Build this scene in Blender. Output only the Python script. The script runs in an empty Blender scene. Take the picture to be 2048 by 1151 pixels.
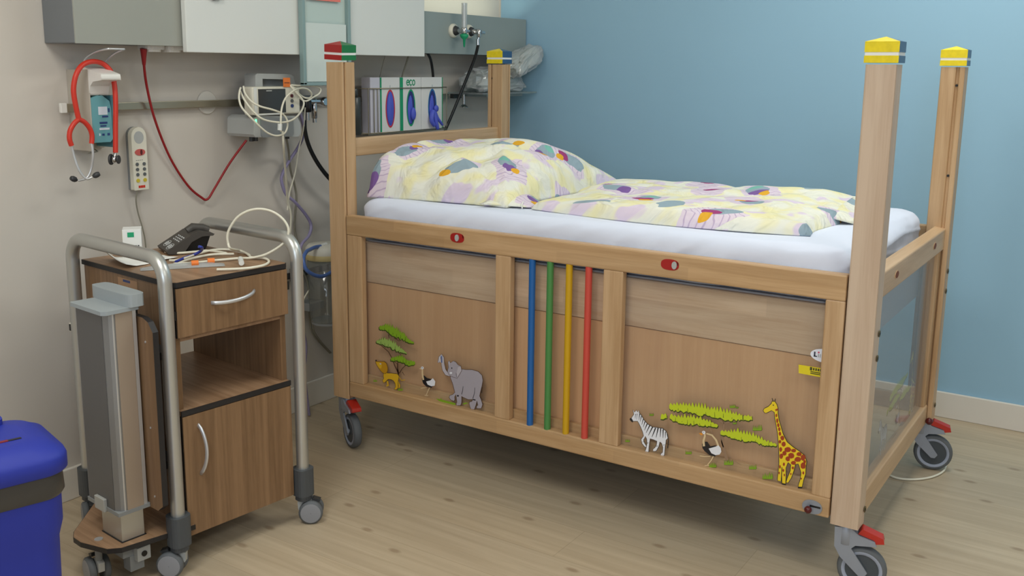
import bpy, bmesh, math, random
from mathutils import Vector, Matrix, noise
from mathutils.geometry import tessellate_polygon
random.seed(7)
SC = bpy.context.scene
COL = SC.collection
PI = math.pi
PRINTS={
 'zebra_print':[
  ('dark',0,'-15414,3684 -15485,3625 -15536,3706 -15582,3645 -15618,3721 -15647,3631 -15721,3563 -15801,3454 -15917,3356 -16078,3299 -16237,3313 -16402,3323 -16508,3263 -16563,3161 -16583,3062 -16522,2983 -16517,2893 -16501,2763 -16497,2637 -16486,2499 -16362,2459 -16358,2535 -16412,2591 -16415,2743 -16370,2853 -16329,2888 -16307,2746 -16229,2579 -16124,2536 -16103,2616 -16168,2682 -16210,2766 -16223,2883 -16117,2899 -16018,2911 -16006,2775 -15995,2646 -15988,2492 -15862,2481 -15889,2595 -15908,2756 -15894,2875 -15851,2950 -15848,2893 -15813,2828 -15847,2748 -15918,2666 -15863,2603 -15754,2696 -15714,2825 -15792,2955 -15755,3065 -15683,3207 -15613,3318 -15587,3353 -15511,3335 -15442,3320 -15387,3326 -15326,3362 -15393,3447 -15453,3547'),
  ('white',1,'-15430,3684 -15483,3609 -15537,3690 -15582,3630 -15612,3706 -15632,3621 -15708,3552 -15788,3442 -15907,3342 -16073,3283 -16235,3297 -16396,3307 -16495,3251 -16548,3153 -16568,3063 -16507,2987 -16502,2891 -16485,2761 -16481,2634 -16474,2506 -16368,2475 -16372,2530 -16428,2590 -16431,2749 -16383,2864 -16317,2896 -16291,2748 -16217,2588 -16130,2552 -16118,2613 -16181,2675 -16226,2765 -16236,2894 -16121,2915 -16007,2920 -15990,2774 -15979,2644 -15975,2500 -15876,2492 -15905,2595 -15925,2759 -15910,2883 -15857,2966 -15833,2897 -15796,2825 -15833,2738 -15902,2658 -15871,2619 -15768,2707 -15730,2826 -15808,2955 -15770,3074 -15698,3217 -15627,3328 -15592,3369 -15510,3351 -15444,3337 -15394,3342 -15342,3363 -15406,3440 -15469,3549'),
  ('dark',2,'-15341,3401 -15390,3421 -15443,3352 -15439,3288 -15378,3313 -15336,3355'),
  ('dark',2,'-15635,3601 -15630,3409 -15638,3410 -15664,3604'),
  ('dark',2,'-15693,3546 -15671,3371 -15680,3371 -15722,3545'),
  ('dark',2,'-15756,3471 -15727,3288 -15736,3288 -15785,3470'),
  ('dark',2,'-15813,3405 -15776,3219 -15785,3219 -15845,3403'),
  ('dark',2,'-15883,3353 -15819,3134 -15829,3132 -15917,3347'),
  ('dark',2,'-15972,3333 -15874,3068 -15884,3065 -16007,3324'),
  ('dark',2,'-16060,3305 -15948,3005 -15960,3002 -16098,3295'),
  ('dark',2,'-16150,3286 -16063,2983 -16076,2981 -16192,3279'),
  ('dark',2,'-16231,3297 -16193,2996 -16206,2996 -16272,3297'),
  ('dark',2,'-16313,3299 -16321,3039 -16333,3041 -16351,3305'),
  ('dark',2,'-16391,3291 -16409,3028 -16421,3030 -16429,3298'),
  ('dark',2,'-16472,3240 -16484,3044 -16493,3046 -16500,3245'),
  ('dark',2,'-15515,3576 -15504,3430 -15510,3430 -15534,3577'),
  ('dark',2,'-15565,3595 -15555,3409 -15560,3409 -15582,3597'),
  ('dark',2,'-15927,2750 -15980,2781 -15979,2787 -15922,2767'),
  ('dark',2,'-15785,2756 -15832,2783 -15830,2788 -15780,2773'),
  ('dark',2,'-16434,2804 -16489,2838 -16487,2843 -16428,2820'),
  ('dark',2,'-16224,2723 -16276,2758 -16274,2763 -16217,2740'),
  ('dark',2,'-16528,3177 -16577,3002 -16560,2749 -16591,2753 -16602,3009 -16546,3186'),
 ],
 'leaf_sprig_print360':[
  ('leafdark',1,'-15960,3604 -15961,3706 -15990,3649 -15996,3705 -16016,3654 -16023,3698 -16033,3658 -16049,3711 -16057,3663 -16075,3728 -16102,3662 -16086,3628'),
  ('leafgreen',2,'-15968,3616 -15970,3699 -15985,3636 -15997,3693 -16011,3642 -16024,3685 -16037,3647 -16049,3698 -16063,3653 -16075,3715 -16089,3658 -16084,3640'),
 ],
 'leaf_sprig_print1150':[
  ('leafdark',1,'-18356,4341 -18355,4452 -18386,4392 -18398,4455 -18414,4398 -18432,4471 -18450,4406 -18466,4481 -18486,4413 -18500,4484 -18531,4411 -18515,4372'),
  ('leafgreen',2,'-18362,4352 -18364,4445 -18383,4380 -18399,4443 -18417,4387 -18432,4459 -18451,4394 -18466,4469 -18485,4401 -18500,4472 -18519,4408 -18513,4384'),
 ],
 'leaf_sprig_print1390':[
  ('leafdark',1,'-19040,3830 -19040,4000 -19082,3897 -19103,3998 -19133,3909 -19157,4003 -19178,3917 -19207,4061 -19240,3933 -19261,4069 -19304,3936 -19286,3882'),
  ('leafgreen',2,'-19045,3841 -19048,3993 -19079,3886 -19103,3986 -19133,3897 -19157,3991 -19186,3909 -19208,4049 -19240,3921 -19261,4058 -19293,3933 -19283,3893'),
 ],
 'leaf_sprig_print1170':[
  ('leafdark',1,'-18470,3893 -18468,3969 -18492,3934 -18498,3972 -18507,3937 -18518,3981 -18527,3942 -18539,3991 -18547,3946 -18559,4004 -18584,3943 -18571,3913'),
  ('leafgreen',2,'-18475,3905 -18477,3963 -18489,3922 -18498,3960 -18510,3926 -18519,3969 -18531,3931 -18540,3980 -18551,3935 -18560,3992 -18572,3940 -18569,3925'),
 ],
 'leaf_sprig_print1195':[
  ('leafdark',1,'-18534,4367 -18532,4422 -18542,4398 -18553,4437 -18566,4403 -18566,4433 -18578,4406 -18579,4431 -18581,4407 -18592,4440 -18612,4403 -18600,4379'),
  ('leafgreen',2,'-18540,4378 -18541,4415 -18548,4389 -18553,4425 -18561,4392 -18567,4422 -18574,4394 -18580,4419 -18587,4397 -18593,4428 -18600,4400 -18598,4390'),
 ],
 'acacia_tree_print':[
  ('bark',0,'-18418,2781 -18313,3074 -18223,3334 -18230,3648 -18242,3891 -18200,3888 -18179,3642 -18161,3315 -18244,3039 -18340,2740'),
  ('bark',0,'-18253,3177 -18164,3397 -18132,3540 -18109,3531 -18135,3384 -18220,3159'),
  ('bark',0,'-18223,3875 -18051,3956 -17865,4004 -17857,3983 -18038,3928 -18204,3841'),
  ('bark',0,'-18247,3865 -18433,3943 -18649,4003 -18648,4021 -18429,3975 -18237,3911'),
  ('bark',0,'-17920,3496 -17845,3660 -17822,3648 -17886,3477'),
  ('bark',0,'-18378,2776 -18581,2829 -18776,2761 -18782,2772 -18585,2851 -18376,2806'),
  ('bark',0,'-16795,3605 -17362,3546 -17365,3555 -16800,3620'),
  ('leafdark',1,'-16563,4022 -16613,4128 -16683,4060 -16709,4138 -16772,4091 -16809,4199 -16877,4088 -16904,4185 -16963,4124 -17011,4237 -17054,4123 -17083,4228 -17133,4138 -17189,4243 -17234,4131 -17278,4287 -17347,4139 -17381,4287 -17418,4153 -17479,4327 -17513,4153 -17560,4331 -17613,4158 -17653,4340 -17708,4159 -17748,4261 -17796,4156 -17843,4266 -17883,4188 -17942,4289 -17972,4163 -18015,4328 -18064,4156 -18103,4322 -18176,4168 -18212,4302 -18251,4154 -18296,4322 -18351,4177 -18384,4297 -18447,4163 -18472,4243 -18525,4183 -18563,4276 -18604,4164 -18654,4239 -18704,4181 -18748,4225 -18764,4045 -18710,4048 -18664,4002 -18623,4043 -18578,3971 -18508,4014 -18498,4018 -18458,3945 -18387,3933 -18355,3960 -18306,3941 -18258,3913 -18220,3921 -18178,3946 -18114,3974 -18080,3962 -18047,3937 -17979,3940 -17959,3941 -17892,3932 -17841,3937 -17795,3968 -17777,3950 -17722,3956 -17664,3984 -17631,3974 -17591,3908 -17546,3909 -17492,3889 -17422,3908 -17378,3941 -17333,3946 -17291,3916 -17245,3942 -17214,3949 -17145,3914 -17109,3957 -17068,3923 -17021,3883 -16959,3924 -16919,3936 -16881,3891 -16826,3873 -16783,3920 -16723,3864 -16678,3910 -16643,3881 -16572,3925'),
  ('leafyel',2,'-16564,4048 -16604,4142 -16672,4074 -16701,4152 -16767,4106 -16796,4212 -16863,4101 -16896,4199 -16957,4138 -16998,4250 -17040,4136 -17073,4241 -17122,4151 -17176,4256 -17227,4146 -17266,4300 -17334,4151 -17371,4300 -17410,4167 -17466,4340 -17501,4166 -17548,4344 -17601,4170 -17641,4353 -17689,4174 -17735,4274 -17784,4169 -17835,4279 -17874,4201 -17927,4302 -17966,4178 -18002,4341 -18051,4169 -18092,4335 -18162,4181 -18198,4315 -18241,4167 -18286,4335 -18336,4190 -18371,4310 -18430,4177 -18463,4256 -18517,4197 -18548,4289 -18589,4177 -18644,4252 -18691,4193 -18727,4244 -18742,4070 -18697,4084 -18654,4038 -18611,4078 -18567,4007 -18504,4049 -18480,4050 -18441,3978 -18381,3969 -18348,3997 -18293,3976 -18247,3950 -18215,3957 -18174,3982 -18107,4011 -18065,3997 -18036,3974 -17971,3978 -17949,3978 -17883,3970 -17836,3974 -17789,4005 -17767,3987 -17716,3993 -17657,4021 -17613,4008 -17574,3943 -17535,3946 -17483,3926 -17418,3945 -17374,3977 -17322,3984 -17282,3954 -17241,3979 -17202,3986 -17138,3951 -17101,3995 -17051,3957 -17013,3921 -16955,3960 -16906,3973 -16864,3926 -16821,3911 -16773,3958 -16713,3902 -16672,3948 -16635,3919 -16573,3958'),
  ('leafdark',3,'-16839,4021 -16838,3955 -16854,3958 -16845,4023'),
  ('leafdark',3,'-17125,4087 -17130,3951 -17145,3955 -17131,4088'),
  ('leafdark',3,'-17392,4012 -17392,3984 -17407,3989 -17398,4014'),
  ('leafdark',3,'-17671,4085 -17680,3985 -17695,3989 -17677,4086'),
  ('leafdark',3,'-17926,4138 -17940,3988 -17955,3992 -17932,4140'),
  ('leafdark',3,'-18181,4146 -18185,4024 -18200,4027 -18187,4147'),
  ('leafdark',3,'-18437,4087 -18430,4046 -18444,4047 -18443,4088'),
  ('leafdark',1,'-16599,3727 -16665,3818 -16730,3742 -16763,3804 -16829,3729 -16862,3831 -16937,3744 -16972,3852 -17005,3744 -17066,3916 -17122,3770 -17165,3882 -17204,3791 -17241,3927 -17292,3820 -17342,3926 -17390,3805 -17442,3901 -17476,3819 -17542,3939 -17594,3808 -17644,3873 -17688,3809 -17739,3882 -17781,3795 -17821,3888 -17872,3790 -17902,3821 -17965,3773 -17997,3796 -18069,3760 -18057,3699 -18021,3661 -17972,3665 -17917,3654 -17864,3660 -17835,3659 -17777,3657 -17738,3619 -17694,3651 -17649,3622 -17605,3611 -17539,3614 -17503,3597 -17439,3649 -17418,3638 -17358,3595 -17296,3565 -17250,3624 -17216,3562 -17175,3553 -17132,3572 -17079,3545 -17035,3565 -16988,3547 -16921,3549 -16873,3546 -16832,3585 -16785,3579 -16709,3562 -16662,3604 -16593,3634'),
  ('leafyel',2,'-16600,3750 -16653,3831 -16715,3755 -16749,3817 -16820,3742 -16851,3844 -16927,3758 -16960,3865 -17000,3759 -17056,3929 -17106,3783 -17155,3895 -17199,3806 -17232,3941 -17279,3833 -17327,3939 -17375,3819 -17432,3914 -17468,3832 -17529,3952 -17576,3822 -17632,3885 -17677,3822 -17725,3895 -17770,3808 -17808,3901 -17853,3805 -17888,3834 -17950,3786 -17983,3808 -18049,3777 -18037,3728 -18009,3698 -17963,3703 -17908,3692 -17856,3697 -17826,3697 -17764,3693 -17729,3656 -17686,3689 -17635,3658 -17595,3649 -17528,3652 -17498,3634 -17434,3686 -17403,3673 -17342,3631 -17291,3602 -17240,3662 -17197,3596 -17169,3591 -17122,3609 -17069,3583 -17027,3603 -16978,3585 -16912,3587 -16868,3583 -16827,3622 -16774,3617 -16702,3600 -16659,3641 -16594,3667'),
  ('leafdark',3,'-16775,3730 -16768,3594 -16784,3596 -16782,3731'),
  ('leafdark',3,'-16969,3665 -16975,3639 -16989,3647 -16975,3668'),
  ('leafdark',3,'-17140,3743 -17136,3605 -17151,3607 -17146,3744'),
  ('leafdark',3,'-17327,3756 -17338,3626 -17353,3631 -17333,3758'),
  ('leafdark',3,'-17501,3719 -17514,3652 -17529,3659 -17507,3722'),
  ('leafdark',3,'-17672,3728 -17660,3663 -17675,3664 -17678,3728'),
  ('leafdark',3,'-17838,3786 -17834,3667 -17849,3670 -17844,3787'),
  ('leafdark',1,'-18127,3580 -18194,3654 -18245,3610 -18284,3679 -18334,3623 -18376,3693 -18416,3631 -18442,3754 -18496,3641 -18531,3760 -18577,3673 -18636,3823 -18692,3677 -18730,3769 -18767,3658 -18811,3796 -18856,3666 -18899,3810 -18948,3669 -18970,3787 -19031,3658 -19070,3800 -19130,3667 -19163,3752 -19207,3629 -19232,3742 -19281,3620 -19318,3720 -19368,3609 -19406,3651 -19459,3590 -19496,3660 -19542,3584 -19584,3639 -19632,3583 -19679,3616 -19742,3567 -19739,3517 -19692,3494 -19634,3504 -19588,3476 -19537,3485 -19498,3465 -19461,3469 -19404,3441 -19377,3454 -19332,3445 -19288,3493 -19254,3446 -19198,3490 -19162,3501 -19120,3504 -19083,3498 -19032,3499 -18996,3463 -18961,3480 -18916,3451 -18874,3435 -18811,3432 -18776,3485 -18739,3433 -18677,3453 -18641,3436 -18608,3454 -18554,3453 -18520,3451 -18452,3442 -18414,3481 -18371,3469 -18316,3497 -18287,3501 -18246,3481 -18199,3477 -18138,3490'),
  ('leafyel',2,'-18127,3603 -18184,3667 -18236,3623 -18273,3692 -18324,3635 -18365,3705 -18413,3647 -18431,3766 -18484,3654 -18524,3774 -18572,3687 -18625,3835 -18675,3691 -18715,3782 -18759,3671 -18800,3808 -18846,3678 -18888,3822 -18933,3682 -18957,3800 -19020,3671 -19059,3812 -19113,3680 -19147,3766 -19193,3642 -19219,3755 -19267,3633 -19305,3732 -19350,3623 -19392,3663 -19448,3602 -19484,3673 -19528,3597 -19572,3651 -19618,3595 -19666,3628 -19722,3583 -19721,3547 -19682,3530 -19623,3540 -19577,3512 -19527,3521 -19488,3501 -19450,3505 -19394,3477 -19369,3490 -19328,3480 -19280,3529 -19245,3482 -19194,3525 -19155,3537 -19111,3540 -19074,3535 -19019,3535 -18985,3499 -18951,3516 -18902,3486 -18863,3471 -18807,3468 -18768,3522 -18727,3469 -18669,3490 -18633,3473 -18602,3491 -18546,3490 -18510,3488 -18447,3479 -18409,3518 -18365,3506 -18311,3534 -18276,3538 -18234,3518 -18191,3514 -18137,3523'),
  ('leafdark',3,'-18336,3512 -18323,3492 -18336,3488 -18341,3510'),
  ('leafdark',3,'-18545,3526 -18533,3455 -18548,3456 -18551,3527'),
  ('leafdark',3,'-18734,3584 -18738,3471 -18752,3474 -18740,3585'),
  ('leafdark',3,'-18944,3519 -18931,3461 -18945,3461 -18950,3519'),
  ('leafdark',3,'-19129,3595 -19137,3501 -19151,3505 -19135,3596'),
  ('leafdark',3,'-19321,3533 -19310,3491 -19324,3491 -19326,3533'),
  ('leafdark',3,'-19502,3609 -19501,3485 -19515,3487 -19508,3610'),
  ('leafdark',1,'-16325,3678 -16360,3746 -16423,3719 -16473,3786 -16521,3710 -16531,3622 -16485,3616 -16421,3563 -16390,3554 -16315,3552'),
  ('leafyel',2,'-16327,3704 -16352,3760 -16414,3733 -16460,3799 -16498,3730 -16509,3650 -16470,3653 -16404,3599 -16379,3592 -16316,3585'),
  ('leafdark',1,'-18756,4159 -18817,4227 -18855,4192 -18906,4254 -18957,4201 -19006,4239 -19034,4110 -18980,4103 -18927,4054 -18860,4053 -18813,4064 -18768,4040'),
  ('leafyel',2,'-18757,4182 -18808,4240 -18847,4205 -18895,4267 -18944,4213 -18987,4254 -19012,4135 -18967,4138 -18914,4090 -18853,4090 -18802,4101 -18768,4072'),
 ],
 'grass_print0':[
  ('leafdark',0,'-15213,2626 -15214,2725 -15237,2669 -15252,2737 -15266,2675 -15282,2747 -15304,2682 -15313,2732 -15324,2688 -15342,2752 -15368,2690 -15354,2657'),
  ('leafgreen',1,'-15218,2635 -15222,2720 -15238,2659 -15252,2727 -15268,2666 -15282,2738 -15298,2673 -15313,2722 -15328,2680 -15343,2742 -15358,2687 -15352,2666'),
 ],
 'grass_print1':[
  ('leafdark',0,'-17125,2696 -17126,2833 -17161,2746 -17173,2818 -17195,2756 -17213,2823 -17232,2764 -17251,2838 -17271,2774 -17290,2851 -17321,2777 -17306,2737'),
  ('leafgreen',1,'-17131,2705 -17133,2828 -17155,2737 -17174,2809 -17194,2746 -17213,2814 -17233,2756 -17252,2829 -17272,2765 -17291,2842 -17311,2774 -17304,2746'),
 ],
 'grass_print2':[
  ('leafdark',0,'-18284,2648 -18286,2819 -18325,2713 -18348,2829 -18376,2725 -18403,2862 -18439,2740 -18460,2846 -18489,2753 -18515,2871 -18555,2761 -18538,2709'),
  ('leafgreen',1,'-18289,2657 -18293,2814 -18324,2704 -18349,2820 -18380,2718 -18404,2853 -18436,2731 -18461,2837 -18491,2745 -18516,2862 -18547,2758 -18536,2717'),
 ],
 'grass_print3':[
  ('leafdark',0,'-17848,2469 -17849,2623 -17882,2525 -17902,2632 -17924,2535 -17946,2664 -17974,2548 -17992,2674 -18025,2558 -18040,2650 -18075,2564 -18059,2519'),
  ('leafgreen',1,'-17852,2477 -17855,2618 -17882,2516 -17902,2623 -17928,2527 -17947,2655 -17974,2538 -17993,2665 -18020,2550 -18041,2641 -18066,2561 -18057,2527'),
 ],
 'grass_print4':[
  ('leafdark',0,'-19001,2697 -19002,2831 -19031,2751 -19051,2856 -19076,2763 -19095,2867 -19122,2774 -19139,2868 -19160,2782 -19181,2904 -19216,2789 -19202,2745'),
  ('leafgreen',1,'-19005,2706 -19008,2826 -19033,2743 -19052,2847 -19077,2754 -19095,2858 -19121,2765 -19140,2859 -19164,2775 -19182,2895 -19208,2786 -19200,2754'),
 ],
 'grass_print5':[
  ('leafdark',0,'-19393,2507 -19394,2679 -19431,2576 -19460,2718 -19498,2593 -19522,2708 -19550,2604 -19579,2777 -19619,2623 -19641,2772 -19686,2632 -19668,2576'),
  ('leafgreen',1,'-19396,2516 -19400,2675 -19434,2568 -19460,2709 -19495,2584 -19523,2700 -19556,2599 -19580,2768 -19617,2614 -19642,2763 -19677,2630 -19667,2584'),
 ],
 'ostrich_print':[
  ('tan',2,'-17952,2850 -17887,2696 -17791,2543 -17810,2532 -17912,2686 -17982,2841'),
  ('tan',2,'-17727,2487 -17854,2524 -17851,2551 -17724,2514'),
  ('tan',2,'-17876,2827 -17711,2781 -17565,2765 -17564,2740 -17712,2757 -17879,2803'),
  ('tan',2,'-17717,3437 -17878,3425 -17995,3311 -18065,3148 -18120,3182 -18040,3349 -17902,3470 -17727,3480'),
  ('dark',3,'-17608,3114 -17659,3203 -17764,3227 -17862,3112 -18010,3176 -18097,3075 -18100,2923 -17998,2837 -17845,2847 -17704,2921 -17632,2997'),
  ('white',4,'-17814,3033 -17924,3089 -18027,3144 -18091,3195 -18166,3133 -18190,3029 -18141,2932 -18026,2887 -17903,2913'),
  ('tan',4,'-17705,3078 -17681,3235 -17713,3380 -17694,3468 -17646,3451 -17659,3375 -17621,3228 -17638,3057'),
  ('white',5,'-17696,3487 -17690,3459 -17673,3436 -17647,3424 -17621,3425 -17601,3439 -17593,3464 -17599,3491 -17617,3514 -17642,3526 -17668,3525 -17688,3511'),
  ('orange',5,'-17500,3421 -17609,3458 -17624,3406 -17576,3371'),
  ('dark',6,'-17650,3485 -17649,3479 -17645,3474 -17639,3471 -17633,3471 -17628,3474 -17626,3480 -17627,3487 -17631,3492 -17637,3495 -17644,3495 -17648,3491'),
 ],
 'giraffe_print':[
  ('dark',0,'-19283,4454 -19313,4535 -19422,4616 -19496,4714 -19511,4780 -19599,4798 -19665,4717 -19701,4618 -19710,4475 -19748,4311 -19816,4123 -19883,3936 -20005,3735 -20175,3632 -20345,3555 -20491,3470 -20560,3304 -20550,3124 -20556,2949 -20514,2762 -20485,2544 -20367,2496 -20368,2616 -20401,2742 -20414,2945 -20348,3129 -20327,3171 -20266,3149 -20239,2956 -20184,2734 -20106,2576 -20028,2584 -20068,2748 -20122,2937 -20128,3105 -20066,3153 -20023,2993 -20038,2764 -20044,2522 -19927,2507 -19906,2731 -19902,2966 -19911,2994 -19911,2820 -19914,2577 -19804,2559 -19793,2645 -19809,3063 -19790,3352 -19753,3636 -19712,3919 -19674,4084 -19618,4306 -19594,4471 -19525,4504 -19395,4405 -19337,4395'),
  ('yellow',1,'-19300,4460 -19324,4524 -19433,4604 -19511,4707 -19521,4767 -19590,4782 -19651,4707 -19685,4613 -19694,4470 -19732,4304 -19800,4115 -19868,3926 -19993,3721 -20166,3616 -20336,3539 -20478,3457 -20544,3298 -20534,3121 -20540,2948 -20498,2762 -20471,2550 -20377,2511 -20384,2616 -20417,2742 -20431,2950 -20363,3138 -20332,3189 -20252,3155 -20223,2957 -20168,2738 -20095,2586 -20044,2588 -20084,2746 -20139,2936 -20144,3114 -20057,3166 -20007,2992 -20022,2760 -20029,2525 -19942,2518 -19923,2735 -19919,2971 -19895,2994 -19895,2817 -19899,2581 -19815,2574 -19810,2647 -19825,3066 -19807,3356 -19769,3641 -19729,3924 -19690,4091 -19634,4312 -19609,4481 -19522,4521 -19388,4420 -19346,4411'),
  ('rust',2,'-19689,4411 -19681,4366 -19658,4357 -19640,4379 -19639,4426 -19653,4454 -19674,4452'),
  ('rust',2,'-19725,4273 -19717,4211 -19694,4194 -19668,4232 -19666,4289 -19684,4332 -19713,4320'),
  ('rust',2,'-19765,4151 -19755,4101 -19728,4085 -19703,4114 -19697,4163 -19720,4205 -19749,4191'),
  ('rust',2,'-19800,4042 -19790,3997 -19763,3977 -19738,4004 -19731,4051 -19754,4094 -19784,4089'),
  ('rust',2,'-19826,3923 -19821,3882 -19787,3851 -19762,3882 -19754,3930 -19779,3977 -19812,3962'),
  ('rust',2,'-19919,3815 -19901,3759 -19856,3735 -19823,3765 -19806,3822 -19847,3874 -19900,3868'),
  ('rust',2,'-19842,3702 -19829,3657 -19799,3637 -19772,3658 -19769,3710 -19794,3738 -19826,3737'),
  ('rust',2,'-19968,3657 -19952,3600 -19904,3570 -19855,3603 -19854,3664 -19896,3716 -19945,3712'),
  ('rust',2,'-20125,3542 -20092,3471 -20014,3438 -19943,3466 -19945,3537 -20005,3585 -20071,3595'),
  ('rust',2,'-19885,3486 -19869,3433 -19837,3400 -19807,3438 -19802,3500 -19828,3547 -19861,3537'),
  ('rust',2,'-20007,3403 -19987,3348 -19937,3322 -19898,3346 -19889,3407 -19925,3457 -19980,3458'),
  ('rust',2,'-19922,3310 -19900,3239 -19861,3208 -19820,3247 -19819,3319 -19851,3367 -19895,3363'),
  ('rust',2,'-20215,3394 -20204,3328 -20129,3282 -20058,3323 -20052,3396 -20115,3449 -20184,3446'),
  ('rust',2,'-20405,3329 -20376,3262 -20292,3231 -20223,3253 -20234,3320 -20283,3374 -20358,3382'),
  ('rust',2,'-20253,3543 -20233,3493 -20171,3472 -20121,3491 -20125,3534 -20165,3573 -20229,3585'),
  ('rust',2,'-20409,3475 -20385,3421 -20330,3403 -20274,3415 -20270,3471 -20321,3520 -20385,3516'),
  ('rust',2,'-20519,3408 -20490,3334 -20443,3298 -20390,3335 -20384,3416 -20430,3474 -20486,3471'),
  ('rust',2,'-20106,3275 -20095,3212 -20042,3184 -19989,3219 -19986,3279 -20030,3327 -20086,3325'),
  ('rust',2,'-20274,3198 -20244,3137 -20188,3124 -20141,3142 -20136,3188 -20181,3232 -20245,3243'),
  ('rust',2,'-20535,3180 -20519,3101 -20452,3073 -20402,3101 -20400,3192 -20440,3253 -20511,3247'),
  ('rust',2,'-20538,3297 -20520,3246 -20490,3239 -20466,3254 -20460,3302 -20485,3332 -20515,3334'),
  ('rust',2,'-19983,3089 -19971,3044 -19947,3030 -19923,3054 -19925,3094 -19941,3130 -19968,3128'),
  ('rust',2,'-19877,2990 -19871,2950 -19848,2928 -19828,2953 -19828,3002 -19842,3034 -19863,3028'),
  ('rust',2,'-19975,2911 -19965,2870 -19945,2858 -19928,2878 -19922,2916 -19939,2943 -19964,2943'),
  ('rust',2,'-20005,2785 -19998,2753 -19982,2736 -19969,2761 -19964,2793 -19978,2817 -19994,2816'),
  ('rust',2,'-20230,3047 -20221,3008 -20194,2995 -20167,3014 -20169,3052 -20189,3080 -20214,3077'),
  ('rust',2,'-20510,2970 -20501,2928 -20481,2922 -20462,2938 -20458,2981 -20477,3007 -20497,3010'),
  ('rust',2,'-19861,2809 -19852,2774 -19837,2758 -19823,2779 -19819,2818 -19833,2840 -19850,2841'),
  ('rust',2,'-20177,2858 -20167,2829 -20153,2819 -20141,2833 -20137,2862 -20149,2885 -20164,2884'),
  ('rust',2,'-20459,2796 -20453,2771 -20439,2761 -20425,2773 -20425,2803 -20435,2819 -20451,2817'),
  ('dark',2,'-19566,4777 -19524,4867 -19506,4856 -19548,4767'),
  ('dark',2,'-19606,4780 -19617,4869 -19597,4869 -19586,4780'),
  ('dark',2,'-19580,4678 -19578,4669 -19573,4662 -19564,4657 -19556,4658 -19549,4663 -19547,4671 -19548,4680 -19554,4688 -19562,4692 -19571,4691 -19577,4686'),
  ('dark',2,'-19934,2495 -20035,2500 -20040,2542 -19939,2537'),
  ('dark',2,'-20371,2504 -20475,2525 -20474,2566 -20371,2545'),
  ('rust',2,'-19639,4521 -19703,4564 -19681,4607 -19617,4565'),
 ],
 'grass_print6':[
  ('leafgreen',1,'-5355,2621 -5366,2723 -5381,2646 -5403,2723 -5419,2653 -5441,2733 -5456,2660 -5479,2728 -5494,2667 -5516,2722 -5532,2675 -5523,2653'),
 ],
 'grass_print7':[
  ('leafgreen',1,'-6470,2510 -6482,2634 -6502,2542 -6529,2612 -6550,2552 -6577,2648 -6597,2561 -6625,2639 -6645,2570 -6672,2670 -6692,2580 -6682,2552'),
 ],
 'bushy_tree_print':[
  ('barkdark',0,'-6540,3129 -6488,3316 -6499,3566 -6462,3560 -6435,3304 -6472,3106'),
  ('barkdark',0,'-5678,4028 -6050,3828 -6229,3587 -6318,3377 -6469,3152 -6513,3178 -6360,3398 -6267,3607 -6078,3851 -5700,4051'),
  ('barkdark',0,'-6555,3142 -6692,3343 -6905,3557 -6888,3568 -6666,3356 -6519,3154'),
  ('barkdark',0,'-6536,3050 -6483,3292 -6440,3277 -6505,3040'),
  ('barkdark',0,'-6665,3216 -6761,3111 -6776,3122 -6689,3232'),
  ('barkdark',0,'-6052,4459 -6091,4317 -6115,4324 -6096,4471'),
  ('barkdark',0,'-6313,4369 -6563,4291 -6573,4305 -6330,4393'),
  ('barkdark',0,'-6491,3933 -6615,3807 -6631,3817 -6512,3947'),
  ('barkdark',0,'-6239,3588 -6486,3432 -6504,3449 -6257,3605'),
  ('leafdark',1,'-5632,4636 -5707,4719 -5769,4688 -5835,4766 -5865,4706 -5935,4829 -5997,4749 -6052,4849 -6095,4725 -6144,4861 -6189,4705 -6255,4847 -6296,4696 -6339,4760 -6374,4666 -6452,4799 -6494,4613 -6531,4767 -6573,4583 -6610,4677 -6655,4577 -6720,4662 -6744,4547 -6799,4640 -6824,4493 -6882,4532 -6902,4433 -6956,4455 -6988,4392 -7039,4425 -7087,4364 -7138,4385 -7199,4336 -7201,4291 -7129,4282 -7077,4272 -7030,4279 -6973,4268 -6928,4283 -6903,4292 -6861,4297 -6813,4300 -6782,4359 -6741,4300 -6694,4356 -6670,4387 -6608,4318 -6558,4343 -6515,4407 -6480,4405 -6438,4360 -6363,4380 -6318,4401 -6282,4408 -6230,4395 -6174,4442 -6127,4438 -6083,4493 -6035,4502 -5974,4538 -5941,4564 -5883,4558 -5808,4535 -5771,4554 -5712,4529 -5638,4556'),
  ('leafgreen',2,'-5667,4662 -5730,4735 -5792,4704 -5855,4782 -5892,4724 -5958,4845 -6017,4764 -6064,4865 -6113,4741 -6156,4877 -6202,4720 -6270,4862 -6302,4715 -6349,4776 -6397,4682 -6461,4816 -6504,4629 -6542,4783 -6579,4602 -6624,4692 -6668,4592 -6730,4677 -6755,4563 -6806,4657 -6829,4513 -6889,4550 -6908,4451 -6965,4471 -6998,4408 -7050,4441 -7097,4380 -7150,4401 -7204,4355 -7213,4329 -7148,4322 -7098,4312 -7051,4319 -6995,4309 -6955,4322 -6928,4332 -6884,4337 -6843,4337 -6805,4399 -6761,4340 -6726,4393 -6686,4426 -6621,4356 -6590,4380 -6544,4446 -6493,4443 -6456,4399 -6391,4420 -6345,4440 -6303,4448 -6258,4435 -6203,4481 -6157,4477 -6113,4531 -6063,4542 -6005,4577 -5967,4604 -5901,4598 -5831,4575 -5793,4595 -5734,4570 -5671,4592'),
  ('leafdark',3,'-5900,4674 -5900,4539 -5922,4544 -5910,4676'),
  ('leafdark',3,'-6088,4645 -6067,4485 -6089,4487 -6097,4646'),
  ('leafdark',3,'-6273,4556 -6275,4490 -6297,4495 -6282,4559'),
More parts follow.
